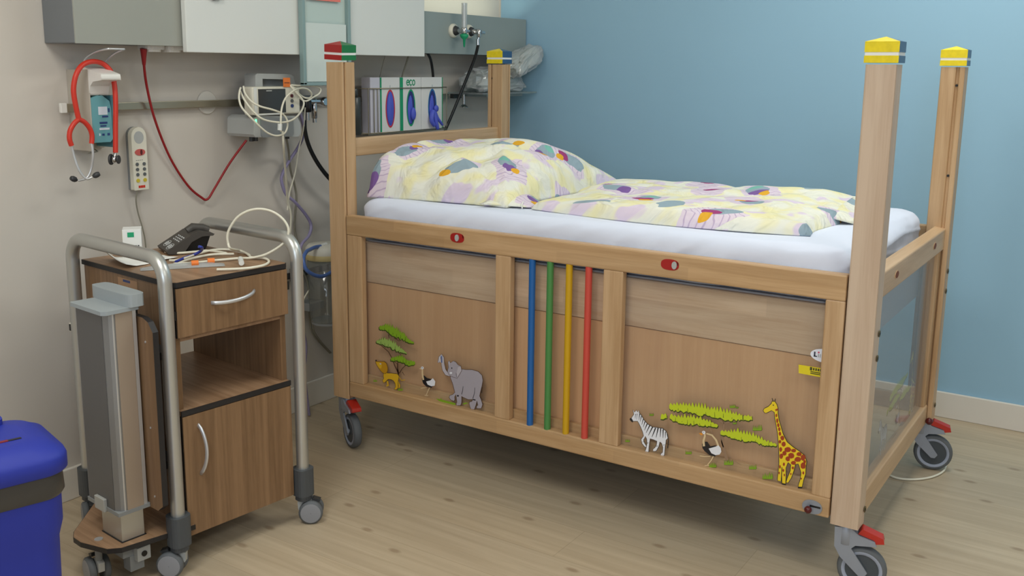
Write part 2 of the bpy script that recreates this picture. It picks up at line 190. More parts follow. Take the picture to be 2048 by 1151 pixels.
  ('leafdark',3,'-6443,4544 -6424,4427 -6446,4429 -6452,4545'),
  ('leafdark',3,'-6628,4536 -6611,4392 -6633,4395 -6637,4537'),
  ('leafdark',3,'-6826,4505 -6827,4380 -6849,4384 -6835,4507'),
  ('leafdark',1,'-5492,4111 -5575,4184 -5625,4143 -5669,4251 -5714,4177 -5787,4314 -5831,4203 -5887,4337 -5953,4231 -5989,4299 -6041,4210 -6095,4328 -6157,4201 -6198,4275 -6243,4160 -6304,4302 -6338,4129 -6390,4262 -6436,4089 -6462,4162 -6501,4060 -6562,4140 -6592,4020 -6657,4063 -6698,3997 -6738,4024 -6793,3954 -6839,3962 -6884,3908 -6866,3860 -6809,3871 -6778,3878 -6733,3868 -6677,3881 -6642,3868 -6592,3889 -6540,3860 -6482,3905 -6456,3882 -6390,3875 -6353,3943 -6335,3935 -6275,3905 -6232,3902 -6164,3949 -6140,4000 -6096,3987 -6030,3965 -5988,3991 -5932,3971 -5880,3979 -5826,4005 -5774,4032 -5733,4010 -5665,4006 -5611,4032 -5568,4022 -5492,4044'),
  ('leafpale',2,'-5526,4136 -5595,4200 -5653,4162 -5692,4268 -5740,4195 -5807,4330 -5852,4219 -5908,4353 -5963,4247 -6002,4314 -6062,4226 -6110,4343 -6166,4218 -6208,4292 -6264,4176 -6315,4319 -6347,4146 -6399,4278 -6441,4109 -6471,4178 -6513,4076 -6572,4157 -6599,4038 -6669,4078 -6707,4014 -6747,4040 -6801,3971 -6848,3978 -6888,3929 -6881,3899 -6835,3911 -6800,3919 -6755,3908 -6700,3921 -6666,3909 -6612,3930 -6565,3900 -6508,3946 -6472,3921 -6421,3914 -6384,3981 -6350,3975 -6290,3945 -6260,3942 -6197,3986 -6169,4040 -6113,4027 -6054,4006 -6012,4032 -5953,4012 -5908,4020 -5856,4045 -5798,4073 -5751,4050 -5691,4047 -5637,4073 -5593,4063 -5525,4082'),
  ('leafdark',3,'-5735,4171 -5718,4051 -5740,4054 -5744,4172'),
  ('leafdark',3,'-5899,4131 -5901,4020 -5923,4025 -5908,4133'),
  ('leafdark',3,'-6063,4117 -6043,3972 -6065,3975 -6072,4118'),
  ('leafdark',3,'-6211,4043 -6193,3938 -6215,3941 -6220,4044'),
  ('leafdark',3,'-6374,4100 -6354,3958 -6376,3961 -6383,4101'),
  ('leafdark',3,'-6548,3990 -6527,3896 -6549,3897 -6557,3991'),
  ('leafdark',1,'-6144,3577 -6216,3675 -6276,3639 -6326,3708 -6390,3682 -6457,3774 -6491,3700 -6551,3810 -6601,3722 -6672,3842 -6722,3702 -6770,3784 -6812,3672 -6852,3715 -6912,3633 -6952,3700 -7004,3639 -7062,3715 -7129,3654 -7173,3700 -7246,3656 -7245,3582 -7173,3524 -7122,3517 -7058,3500 -7008,3470 -6930,3451 -6881,3487 -6842,3473 -6795,3480 -6751,3538 -6701,3515 -6663,3513 -6610,3530 -6553,3525 -6483,3529 -6443,3548 -6380,3551 -6352,3525 -6278,3502 -6224,3512 -6143,3499'),
  ('leafgreen',2,'-6178,3604 -6240,3692 -6298,3655 -6349,3725 -6415,3700 -6476,3790 -6513,3716 -6571,3825 -6621,3738 -6684,3858 -6730,3719 -6781,3800 -6819,3690 -6862,3732 -6924,3649 -6968,3715 -7022,3654 -7079,3730 -7142,3669 -7189,3715 -7251,3676 -7250,3613 -7186,3562 -7140,3558 -7073,3539 -7022,3509 -6955,3492 -6907,3528 -6862,3514 -6825,3518 -6779,3578 -6718,3555 -6688,3553 -6634,3571 -6576,3566 -6509,3570 -6468,3589 -6398,3592 -6366,3564 -6299,3543 -6246,3553 -6175,3538'),
  ('leafdark',3,'-6343,3655 -6330,3509 -6352,3512 -6352,3656'),
  ('leafdark',3,'-6471,3636 -6460,3544 -6482,3547 -6481,3637'),
  ('leafdark',3,'-6599,3620 -6593,3540 -6615,3544 -6608,3622'),
  ('leafdark',3,'-6717,3685 -6707,3543 -6728,3546 -6726,3686'),
  ('leafdark',3,'-6844,3709 -6841,3547 -6863,3551 -6853,3711'),
  ('leafdark',3,'-6980,3630 -6974,3567 -6996,3571 -6989,3632'),
 ],
 'lion_print':[
  ('gold',1,'-5965,2759 -5986,2659 -6017,2638 -5939,2607 -5960,2558 -6073,2616 -6054,2686 -6034,2782'),
  ('gold',1,'-6457,2823 -6524,2692 -6484,2626 -6534,2615 -6583,2707 -6516,2852'),
  ('gold',1,'-6495,3034 -6634,2899 -6802,2951 -6793,2983 -6651,2926 -6515,3050'),
  ('barkdark',2,'-5809,2911 -5840,3073 -5964,3120 -6020,3072 -6180,3097 -6466,3124 -6545,3052 -6512,2891 -6495,2789 -6509,2638 -6429,2536 -6293,2522 -6356,2626 -6343,2755 -6271,2831 -6169,2851 -6045,2840 -5965,2758 -5892,2691 -5811,2659 -5768,2754 -5840,2839'),
  ('gold',3,'-5828,2915 -5856,3068 -5958,3104 -6014,3056 -6178,3082 -6459,3109 -6527,3046 -6494,2889 -6477,2785 -6490,2637 -6420,2548 -6311,2531 -6375,2627 -6361,2763 -6284,2844 -6175,2867 -6039,2854 -5952,2766 -5882,2702 -5824,2673 -5787,2755 -5858,2840'),
  ('barkdark',3,'-5473,3445 -5557,3413 -5678,3430 -5874,3469 -5995,3409 -6048,3261 -6033,3125 -5930,3016 -5788,3022 -5689,3083 -5594,3168 -5515,3256 -5466,3328'),
  ('golddark',4,'-5487,3437 -5550,3397 -5678,3415 -5869,3454 -5978,3398 -6030,3256 -6015,3127 -5925,3030 -5798,3037 -5704,3095 -5610,3180 -5532,3267 -5485,3335'),
  ('gold',5,'-5501,3363 -5677,3395 -5771,3310 -5737,3178 -5642,3185 -5548,3270'),
  ('dark',6,'-5544,3434 -5539,3418 -5525,3404 -5505,3397 -5486,3397 -5472,3406 -5467,3421 -5473,3437 -5487,3450 -5506,3458 -5526,3457 -5539,3449'),
  ('white',6,'-5743,3351 -5739,3336 -5725,3323 -5708,3317 -5690,3317 -5678,3325 -5673,3338 -5678,3353 -5691,3366 -5709,3372 -5726,3372 -5739,3364'),
  ('dark',7,'-5724,3347 -5722,3341 -5716,3335 -5708,3332 -5700,3332 -5694,3336 -5692,3342 -5695,3348 -5701,3354 -5709,3357 -5717,3357 -5722,3353'),
 ],
 'small_ostrich_print':[
  ('tan',1,'-7845,2891 -7770,2746 -7703,2595 -7728,2591 -7798,2741 -7877,2885'),
  ('tan',1,'-7647,2566 -7804,2587 -7807,2613 -7650,2593'),
  ('tan',1,'-7739,2883 -7580,2837 -7480,2795 -7487,2775 -7585,2816 -7742,2861'),
  ('dark',2,'-7531,3139 -7622,3285 -7764,3209 -7987,3214 -8084,3078 -7950,2905 -7718,2905 -7584,2990'),
  ('white',3,'-7719,3082 -7898,3153 -8009,3255 -8110,3157 -8083,3005 -7941,2955 -7785,2984'),
  ('tan',3,'-7638,3127 -7591,3337 -7592,3500 -7538,3491 -7528,3321 -7567,3104'),
  ('white',4,'-7623,3543 -7615,3516 -7592,3493 -7560,3480 -7529,3482 -7506,3496 -7498,3521 -7506,3548 -7530,3571 -7561,3584 -7592,3582 -7615,3568'),
  ('tan',4,'-7407,3482 -7516,3516 -7524,3466'),
  ('dark',5,'-7574,3542 -7572,3534 -7565,3527 -7556,3524 -7547,3524 -7541,3528 -7538,3535 -7541,3543 -7547,3550 -7556,3553 -7565,3553 -7572,3549'),
 ],
 'grass_print8':[
  ('leafgreen',0,'-8116,2562 -8322,2567 -8335,2645 -8373,2571 -8628,2565 -8956,2557 -8931,2477 -8628,2469 -8270,2499'),
 ],
 'grass_print9':[
  ('leafgreen',0,'-9243,2616 -9380,2675 -9478,2664 -9281,2581'),
 ],
 'elephant_print':[
  ('barkdark',0,'-8724,3451 -8817,3537 -8968,3670 -9071,3754 -9203,3801 -9377,3811 -9623,3856 -9872,3838 -10025,3736 -10065,3571 -10030,3375 -9959,3112 -9936,3010 -10008,2882 -10059,2741 -10003,2590 -9815,2549 -9792,2629 -9851,2678 -9821,2821 -9792,2660 -9724,2491 -9563,2480 -9496,2643 -9514,2726 -9613,2767 -9664,2834 -9474,2783 -9272,2817 -9211,2856 -9213,2650 -9168,2523 -9001,2475 -8961,2538 -8999,2609 -8974,2770 -8963,2860 -8925,2781 -8938,2678 -8881,2610 -8742,2628 -8671,2710 -8718,2799 -8820,2841 -8911,2932 -8861,3085 -8799,3262 -8736,3377'),
  ('elephant',1,'-8742,3447 -8830,3526 -8980,3659 -9080,3740 -9203,3784 -9376,3795 -9620,3839 -9863,3822 -10008,3725 -10046,3567 -10011,3375 -9940,3112 -9917,3003 -9990,2872 -10040,2737 -9992,2602 -9822,2566 -9810,2627 -9870,2681 -9821,2838 -9773,2661 -9713,2502 -9578,2495 -9516,2650 -9528,2716 -9626,2757 -9674,2850 -9478,2800 -9280,2834 -9193,2859 -9194,2648 -9157,2534 -9007,2493 -8981,2541 -9019,2612 -8994,2777 -8968,2878 -8906,2780 -8918,2677 -8881,2627 -8755,2644 -8691,2716 -8729,2788 -8830,2829 -8931,2934 -8881,3093 -8818,3271 -8755,3386'),
  ('barkdark',1,'-8762,3593 -8630,3590 -8552,3667 -8500,3852 -8487,4064 -8375,4171 -8251,4050 -8199,3839 -8287,3837 -8350,4036 -8347,4071 -8357,4023 -8354,3813 -8402,3593 -8526,3454 -8717,3441'),
  ('elelight',2,'-8749,3585 -8621,3577 -8538,3660 -8484,3848 -8472,4058 -8373,4158 -8265,4047 -8214,3842 -8273,3841 -8335,4037 -8355,4083 -8372,4026 -8369,3816 -8416,3600 -8535,3466 -8711,3451'),
  ('barkdark',2,'-8634,3934 -8712,3999 -8744,3922 -8852,4015 -8964,4001 -9064,3914 -9178,3891 -9218,3743 -9117,3573 -9024,3435 -8876,3439 -8748,3458 -8666,3489 -8614,3612 -8652,3747'),
  ('elephant',3,'-8649,3935 -8705,3987 -8742,3910 -8855,4003 -8955,3990 -9054,3903 -9166,3881 -9203,3742 -9105,3578 -9018,3446 -8880,3452 -8755,3470 -8679,3498 -8629,3616 -8667,3749'),
  ('elelight',4,'-9055,3830 -9159,3870 -9198,3741 -9105,3588 -9018,3456 -9000,3621'),
  ('elelight',4,'-8659,3926 -8705,3976 -8730,3886 -8685,3794'),
  ('dark',5,'-9260,3209 -9247,3081 -9196,2925 -9215,2924 -9263,3082 -9273,3211'),
  ('dark',5,'-9734,3259 -9719,3069 -9652,2869 -9671,2868 -9734,3070 -9746,3261'),
  ('dark',5,'-8828,3757 -8825,3744 -8816,3733 -8805,3728 -8794,3729 -8786,3737 -8782,3749 -8786,3762 -8794,3773 -8805,3778 -8816,3777 -8825,3769'),
  ('dark',5,'-8974,3615 -8999,3473 -9011,3477 -8986,3619'),
  ('dark',5,'-9096,2850 -9091,2834 -9076,2820 -9056,2813 -9036,2812 -9021,2820 -9016,2834 -9021,2850 -9036,2864 -9056,2872 -9076,2872 -9091,2864'),
  ('dark',5,'-9670,2823 -9767,2821 -9776,2856 -9679,2857'),
  ('white',5,'-8823,3588 -8815,3570 -8795,3554 -8767,3544 -8740,3544 -8720,3552 -8712,3568 -8720,3586 -8740,3602 -8767,3612 -8795,3612 -8815,3604'),
  ('blue',5,'-8359,4094 -8366,3863 -8412,3872 -8394,4101'),
  ('white',5,'-8300,4041 -8307,3863 -8343,3871 -8326,4047'),
  ('dark',5,'-10028,3337 -10005,3126 -10029,3129 -10042,3339'),
 ],
}

CURVES={
 'red_cord':[(-2.1342,-0.1000,1.4024),(-2.1285,-0.0900,1.3522),(-2.1000,-0.0600,1.2823),(-2.0619,-0.0400,1.1779),(-1.9963,-0.0200,1.0511),(-1.9272,-0.0150,0.9525),(-1.8730,-0.0150,0.9058),(-1.8496,-0.0200,0.8968),(-1.8230,-0.0300,0.9352),(-1.7774,-0.0600,1.0208),(-1.7343,-0.1000,1.0985)],
 'st_tube':[(-2.3905,-0.1300,1.1936),(-2.3972,-0.1300,1.2297),(-2.4012,-0.1300,1.2797),(-2.3899,-0.1300,1.3221),(-2.3636,-0.1250,1.3506),(-2.3271,-0.1200,1.3609),(-2.2876,-0.1100,1.3555),(-2.2692,-0.1200,1.3337),(-2.2668,-0.1300,1.3000),(-2.2725,-0.1400,1.2487),(-2.2780,-0.1400,1.1748),(-2.2841,-0.1400,1.0929)],
 'st_left':[(-2.3903,-0.1300,1.1964),(-2.4072,-0.1300,1.1841),(-2.4216,-0.1300,1.1632),(-2.4250,-0.1300,1.1405),(-2.4202,-0.1300,1.1215)],
 'st_right':[(-2.3903,-0.1300,1.1964),(-2.3719,-0.1300,1.1856),(-2.3571,-0.1300,1.1661),(-2.3521,-0.1300,1.1453),(-2.3555,-0.1300,1.1235)],
 'st_mleft':[(-2.4200,-0.1300,1.1243),(-2.4147,-0.1300,1.0907),(-2.4052,-0.1350,1.0496),(-2.3879,-0.1400,1.0235),(-2.3714,-0.1450,1.0269)],
 'st_mright':[(-2.3553,-0.1300,1.1264),(-2.3532,-0.1300,1.0895),(-2.3543,-0.1200,1.0520),(-2.3681,-0.1150,1.0230),(-2.3947,-0.1100,1.0161)],
 'st_tips':[(-2.4072,-0.1100,1.0217),(-2.3947,-0.1100,1.0161),(-2.3714,-0.1450,1.0269),(-2.3612,-0.1500,1.0322)],
 'st_chest':[(-2.2839,-0.1400,1.0959),(-2.2866,-0.1400,1.0826),(-2.2890,-0.1400,1.0722)],
 'handset_cable':[(-2.1363,-0.0300,0.9552),(-2.1404,-0.0250,0.9244),(-2.1322,-0.0200,0.8823),(-2.1202,-0.0200,0.8365),(-2.1121,-0.0200,0.7890),(-2.1109,-0.0200,0.7220),(-2.1186,-0.0200,0.6391),(-2.0500,-0.0220,0.2500),(-2.0400,-0.0300,0.0040)],
 'purple_tube':[(-1.4625,-0.0900,1.1847),(-1.4389,-0.0800,1.1373),(-1.4177,-0.0600,1.1019),(-1.4358,-0.0500,1.0554),(-1.4773,-0.0400,1.0031),(-1.5097,-0.0400,0.9625),(-1.5186,-0.0400,0.9314),(-1.4980,-0.0400,0.8805),(-1.4626,-0.0500,0.8472),(-1.4067,-0.0500,0.7907),(-1.3813,-0.0500,0.7485),(-1.4036,-0.0600,0.7132),(-1.4522,-0.0700,0.6879),(-1.4637,-0.0700,0.6644)],
 'beige_drop':[(-1.6827,-0.2250,1.1325),(-1.6753,-0.2200,1.0836),(-1.6040,-0.1500,1.0044),(-1.5517,-0.1000,0.9238),(-1.5106,-0.0600,0.8607),(-1.4854,-0.0500,0.8001),(-1.4841,-0.0400,0.7221)],
 'grey_drop':[(-1.5637,-0.1200,1.0937),(-1.4974,-0.0600,1.0467),(-1.4613,-0.0300,0.9673),(-1.4354,-0.0200,0.9168),(-1.4247,-0.0200,0.8580),(-1.4354,-0.0200,0.7914),(-1.4382,-0.0200,0.7236),(-1.4243,-0.0300,0.6540),(-1.4205,-0.0300,0.6140),(-1.4271,-0.0300,0.5853),(-1.4041,-0.0300,0.5516),(-1.3843,-0.0300,0.4979),(-1.3811,-0.0300,0.3653),(-1.3613,-0.0300,0.2993),(-1.2728,-0.0300,0.2053)],
 'white_drop':[(-1.4460,-0.1000,1.2028),(-1.4397,-0.0800,1.1187),(-1.4462,-0.0600,1.0434),(-1.4580,-0.0500,0.9589),(-1.4895,-0.0500,0.8861),(-1.5026,-0.0500,0.8211)],
 'black_hose0':[(-1.4330,-0.0800,1.1556),(-1.4320,-0.0800,1.1147),(-1.4182,-0.0800,1.0653),(-1.3884,-0.0800,1.0124),(-1.3470,-0.0800,0.9614),(-1.2961,-0.0800,0.9143),(-1.2179,-0.0800,0.8614)],
 'black_hose1':[(-1.4265,-0.0800,1.1554),(-1.4255,-0.0800,1.1144),(-1.4103,-0.0800,1.0648),(-1.3790,-0.0800,1.0117),(-1.3361,-0.0800,0.9605),(-1.2821,-0.0800,0.9131),(-1.2034,-0.0800,0.8600)],
 'lead0':[(-1.8013,-0.1700,1.2854),(-1.8043,-0.1800,1.2622),(-1.7952,-0.2000,1.2355),(-1.7712,-0.2150,1.2191),(-1.7225,-0.2200,1.2070),(-1.6828,-0.2250,1.1930),(-1.6656,-0.2300,1.1721),(-1.6642,-0.2300,1.1460),(-1.6805,-0.2300,1.1243),(-1.7161,-0.2300,1.1186),(-1.7553,-0.2300,1.1298),(-1.7930,-0.2300,1.1552),(-1.8297,-0.2250,1.1888),(-1.8476,-0.2100,1.2174),(-1.8488,-0.2000,1.2456),(-1.8363,-0.1900,1.2701),(-1.8222,-0.1800,1.2804)],
 'lead1':[(-1.8163,-0.1700,1.2694),(-1.8235,-0.2000,1.2380),(-1.8101,-0.2200,1.2059),(-1.7821,-0.2300,1.1801),(-1.7385,-0.2350,1.1677),(-1.6833,-0.2400,1.1639),(-1.6365,-0.2400,1.1752),(-1.5942,-0.2300,1.1998),(-1.5614,-0.2100,1.2249),(-1.5651,-0.2000,1.2437),(-1.5835,-0.1900,1.2666),(-1.5892,-0.1700,1.2890)],
 'lead2':[(-1.7049,-0.2400,1.1333),(-1.7079,-0.2450,1.1742),(-1.6974,-0.2400,1.2105),(-1.6798,-0.2400,1.2432),(-1.6483,-0.2400,1.2648),(-1.6016,-0.2300,1.2770),(-1.5445,-0.2100,1.2741),(-1.5117,-0.2000,1.2574),(-1.5092,-0.1900,1.2424),(-1.5263,-0.1800,1.2425),(-1.5580,-0.1800,1.2584),(-1.5763,-0.1700,1.2832)],
 'lead3':[(-1.5840,-0.1700,1.2871),(-1.5354,-0.1800,1.2849),(-1.4911,-0.1900,1.2847),(-1.4571,-0.1900,1.2746),(-1.4616,-0.1900,1.2571),(-1.4926,-0.1900,1.2441),(-1.5314,-0.1900,1.2306),(-1.5632,-0.1900,1.2435)],
 'lead_plug':[(-1.7125,-0.2450,1.1597),(-1.7145,-0.2450,1.1377)],
 'flow_hose':[(-0.5010,-0.2200,1.4773),(-0.5008,-0.2200,1.4516),(-0.4986,-0.2000,1.3914),(-0.5093,-0.1700,1.3152),(-0.5318,-0.1400,1.2230),(-0.5571,-0.1200,1.1483),(-0.5825,-0.1000,1.0756),(-0.6342,-0.1000,0.9944),(-0.6926,-0.1000,0.8993),(-0.7800,-0.1000,0.6000),(-0.8000,-0.1200,0.0080)],
 'black_cable':[(-0.7561,-0.1200,1.4295),(-0.7288,-0.1200,1.4093),(-0.6952,-0.1100,1.3804),(-0.6425,-0.0800,1.3208),(-0.5708,-0.0300,1.2323)],
 'grey_cable':[(-0.8536,-0.1200,1.4133),(-0.8492,-0.1000,1.3725),(-0.8431,-0.0700,1.3105),(-0.8089,-0.0300,1.2363)],
 'thin_cable':[(-1.0037,-0.1200,1.4106),(-0.9794,-0.0800,1.3611),(-0.9443,-0.0300,1.3001)],
 'blue_tube':[(-1.4337,-0.1500,0.6836),(-1.4731,-0.1600,0.6872),(-1.5089,-0.1700,0.6853),(-1.5511,-0.1900,0.6838),(-1.5862,-0.2100,0.6652),(-1.5853,-0.2200,0.6302),(-1.5503,-0.2200,0.6039),(-1.5065,-0.2200,0.5886),(-1.4468,-0.2000,0.5861),(-1.3711,-0.1600,0.5874)],
 'purple_low':[(-1.4923,-0.0800,0.4361),(-1.4704,-0.0800,0.4172),(-1.4690,-0.0800,0.4024),(-1.4815,-0.0800,0.3833),(-1.4670,-0.0800,0.3389),(-1.4565,-0.0800,0.2877),(-1.4627,-0.0800,0.2302),(-1.4701,-0.0800,0.1778),(-1.4601,-0.0900,0.0060)],
 'pale_low':[(-1.4096,-0.0600,0.4993),(-1.4384,-0.0600,0.4708),(-1.4609,-0.0600,0.4316),(-1.4674,-0.0600,0.3990)],
 'thin_low':[(-1.3906,-0.0500,0.3814),(-1.3837,-0.0500,0.3304),(-1.3481,-0.0500,0.2773),(-1.2875,-0.0500,0.2122)],
 'wc_a':[(-2.3626,-0.4870,0.8060),(-2.3482,-0.5012,0.8060),(-2.3116,-0.5249,0.8060),(-2.2662,-0.5388,0.8060),(-2.2241,-0.5581,0.8060),(-2.1989,-0.5704,0.8060)],
 'wc_loop':[(-2.1971,-0.5728,0.8060),(-2.1797,-0.5987,0.8072),(-2.1588,-0.6299,0.8161),(-2.1411,-0.6561,0.8322),(-2.1269,-0.6773,0.8513),(-2.1193,-0.6886,0.8734),(-2.1188,-0.6893,0.8985),(-2.1273,-0.6766,0.9233),(-2.1425,-0.6541,0.9424),(-2.1612,-0.6263,0.9502),(-2.1802,-0.5980,0.9452),(-2.1978,-0.5718,0.9278),(-2.2101,-0.5535,0.9002),(-2.2162,-0.5444,0.8750),(-2.2160,-0.5447,0.8499),(-2.2120,-0.5506,0.8342)],
 'wc_b':[(-2.1699,-0.5014,0.8200),(-2.1166,-0.4821,0.8060),(-2.1462,-0.5524,0.8060),(-2.1676,-0.5852,0.8060),(-2.1568,-0.6273,0.8060),(-2.1798,-0.6718,0.8060),(-2.2236,-0.7013,0.8060),(-2.2724,-0.7008,0.8060),(-2.3103,-0.6790,0.8060),(-2.3445,-0.6448,0.8060)],
 'wc_c':[(-2.1508,-0.5575,0.8060),(-2.1223,-0.4980,0.8060),(-2.1237,-0.4427,0.8060),(-2.1560,-0.4082,0.8060),(-2.2266,-0.4210,0.8060),(-2.2830,-0.4429,0.8060),(-2.3270,-0.4511,0.8060),(-2.3378,-0.4365,0.8060)],
 'wc_d':[(-2.1631,-0.5067,0.8060),(-2.2042,-0.4655,0.8060),(-2.2594,-0.4610,0.8060),(-2.3070,-0.4728,0.8060),(-2.3535,-0.4941,0.8060)],
 'wc_e':[(-2.1670,-0.4785,0.8060),(-2.1737,-0.4052,0.8060),(-2.2079,-0.3884,0.8060),(-2.2514,-0.3646,0.8060),(-2.2607,-0.3173,0.8060)],
 'wc_plug':[(-2.2233,-0.6028,0.8120),(-2.2641,-0.6530,0.8120)],
 'ph_cord':[(-2.3027,-0.5218,0.8500),(-2.2884,-0.5178,0.8450),(-2.2349,-0.4488,0.8200),(-2.2473,-0.4272,0.8060),(-2.2777,-0.4363,0.8060),(-2.3392,-0.4665,0.8060)],
 'floor_cable':[(-0.7199,-2.0710,0.0050),(-0.7522,-2.1269,0.0050),(-0.7403,-2.1723,0.0050),(-0.7022,-2.2124,0.0050),(-0.6538,-2.2383,0.0050),(-0.5977,-2.2523,0.0050),(-0.5303,-2.2505,0.0050),(-0.4477,-2.2433,0.0050)],
}

# ------------------------------------------------------------------ materials
MATS = {}
def _new(name):
    m = bpy.data.materials.new(name); m.use_nodes = True
    nt = m.node_tree
    return m, nt, nt.nodes['Principled BSDF']
def lin(c):
    return tuple(((x/255)/12.92 if x/255 <= .04045 else ((x/255+.055)/1.055)**2.4) for x in c)
def plain(name, rgb, rough=.5, metal=0, spec=.5, var=0.0, vscale=8, bump=0, coat=0):
    m, nt, b = _new(name)
    c = lin(rgb)
    b.inputs['Base Color'].default_value = (*c, 1)
    b.inputs['Roughness'].default_value = rough
    b.inputs['Metallic'].default_value = metal
    b.inputs['Specular IOR Level'].default_value = spec
    b.inputs['Coat Weight'].default_value = coat
    if var or bump:
        tc = nt.nodes.new('ShaderNodeTexCoord'); nz = nt.nodes.new('ShaderNodeTexNoise')
        nz.inputs['Scale'].default_value = vscale; nz.inputs['Detail'].default_value = 4
        nt.links.new(tc.outputs['Object'], nz.inputs['Vector'])
        if var:
            r = nt.nodes.new('ShaderNodeValToRGB')
            r.color_ramp.elements[0].position = .3; r.color_ramp.elements[1].position = .7
            r.color_ramp.elements[0].color = (*[x*(1-var) for x in c], 1)
            r.color_ramp.elements[1].color = (*[min(1, x*(1+var)) for x in c], 1)
            nt.links.new(nz.outputs['Fac'], r.inputs['Fac']); nt.links.new(r.outputs['Color'], b.inputs['Base Color'])
        if bump:
            bp = nt.nodes.new('ShaderNodeBump'); bp.inputs['Strength'].default_value = bump
            bp.inputs['Distance'].default_value = .01
            nt.links.new(nz.outputs['Fac'], bp.inputs['Height']); nt.links.new(bp.outputs['Normal'], b.inputs['Normal'])
    MATS[name] = m
    return m
def wood(name, c1, c2, axis='z', scale=1.0, rough=.42, stretch=14, contrast=(.32, .68), lamella=0, fine=1.0):
    m, nt, b = _new(name); N = nt.nodes.new; L = nt.links.new
    tc = N('ShaderNodeTexCoord'); mp = N('ShaderNodeMapping')
    s = [22*scale]*3; s['xyz'.index(axis)] = 22*scale/stretch
    mp.inputs['Scale'].default_value = s
    L(tc.outputs['Object'], mp.inputs['Vector'])
    n1 = N('ShaderNodeTexNoise'); n1.inputs['Scale'].default_value = 1.2; n1.inputs['Detail'].default_value = 5; n1.inputs['Distortion'].default_value = .6
    L(mp.outputs['Vector'], n1.inputs['Vector'])
    mp2 = N('ShaderNodeMapping'); s2 = [160*scale]*3; s2['xyz'.index(axis)] = 6*scale
    mp2.inputs['Scale'].default_value = s2; L(tc.outputs['Object'], mp2.inputs['Vector'])
    n2 = N('ShaderNodeTexNoise'); n2.inputs['Scale'].default_value = 1.5; n2.inputs['Detail'].default_value = 3
    L(mp2.outputs['Vector'], n2.inputs['Vector'])
    mx = N('ShaderNodeMath'); mx.operation = 'MULTIPLY_ADD'; mx.inputs[1].default_value = .35*fine
    L(n2.outputs['Fac'], mx.inputs[0]); 
    sub = N('ShaderNodeMath'); sub.operation = 'SUBTRACT'; sub.inputs[1].default_value = .175*fine
    L(n1.outputs['Fac'], sub.inputs[0]); L(sub.outputs[0], mx.inputs[2])
    r = N('ShaderNodeValToRGB'); r.color_ramp.elements[0].position = contrast[0]; r.color_ramp.elements[1].position = contrast[1]
    r.color_ramp.elements[0].color = (*lin(c1), 1); r.color_ramp.elements[1].color = (*lin(c2), 1)
    L(mx.outputs[0], r.inputs['Fac'])
    out = r.outputs['Color']
    if lamella:
        br = N('ShaderNodeTexBrick'); br.inputs['Mortar Size'].default_value = 0.0
        br.inputs['Color1'].default_value = (.84, .84, .84, 1); br.inputs['Color2'].default_value = (1, 1, 1, 1)
        br.inputs['Mortar'].default_value = (.8, .8, .8, 1)
        br.inputs['Scale'].default_value = 1; br.inputs['Brick Width'].default_value = .42; br.inputs['Row Height'].default_value = lamella
        cx = N('ShaderNodeSeparateXYZ'); cm = N('ShaderNodeCombineXYZ')
        L(tc.outputs['Object'], cx.inputs[0]); L(cx.outputs['xyz'.index(axis)], cm.inputs[0]); L(cx.outputs[2 if axis != 'z' else 1], cm.inputs[1])
        L(cm.outputs[0], br.inputs['Vector'])
        mm = N('ShaderNodeMix'); mm.data_type = 'RGBA'; mm.blend_type = 'MULTIPLY'; mm.inputs[0].default_value = .8
        L(out, mm.inputs[6]); L(br.outputs['Color'], mm.inputs[7]); out = mm.outputs[2]
    L(out, b.inputs['Base Color'])
    b.inputs['Roughness'].default_value = rough
    bp = N('ShaderNodeBump'); bp.inputs['Strength'].default_value = .06; bp.inputs['Distance'].default_value = .002
    L(n2.outputs['Fac'], bp.inputs['Height']); L(bp.outputs['Normal'], b.inputs['Normal'])
    MATS[name] = m
    return m
def acrylic(name, tint=(235, 240, 240), haze=.0, rough=.03, fres=.08):
    m, nt, b = _new(name); N = nt.nodes.new; L = nt.links.new
    out = nt.nodes['Material Output']; nt.nodes.remove(b)
    tr = N('ShaderNodeBsdfTransparent'); tr.inputs[0].default_value = (*lin(tint), 1)
    gl = N('ShaderNodeBsdfGlossy'); gl.inputs['Roughness'].default_value = rough
    df = N('ShaderNodeBsdfDiffuse'); df.inputs[0].default_value = (.75, .76, .78, 1)
    m1 = N('ShaderNodeMixShader'); m1.inputs[0].default_value = haze; L(tr.outputs[0], m1.inputs[1]); L(df.outputs[0], m1.inputs[2])
    fr = N('ShaderNodeLayerWeight'); fr.inputs['Blend'].default_value = .5
    pw = N('ShaderNodeMath'); pw.operation = 'POWER'; pw.inputs[1].default_value = 5; L(fr.outputs['Facing'], pw.inputs[0])
    ma = N('ShaderNodeMath'); ma.operation = 'MULTIPLY_ADD'; ma.inputs[1].default_value = .45; ma.inputs[2].default_value = fres*.4; L(pw.outputs[0], ma.inputs[0])
    m2 = N('ShaderNodeMixShader'); L(ma.outputs[0], m2.inputs[0]); L(m1.outputs[0], m2.inputs[1]); L(gl.outputs[0], m2.inputs[2])
    L(m2.outputs[0], out.inputs['Surface'])
    MATS[name] = m
    return m
def translucent_ink(name, rgb, a=.55):
    m, nt, b = _new(name); N = nt.nodes.new; L = nt.links.new
    b.inputs['Base Color'].default_value = (*lin(rgb), 1); b.inputs['Roughness'].default_value = .5
    b.inputs['Alpha'].default_value = a
    MATS[name] = m
    return m

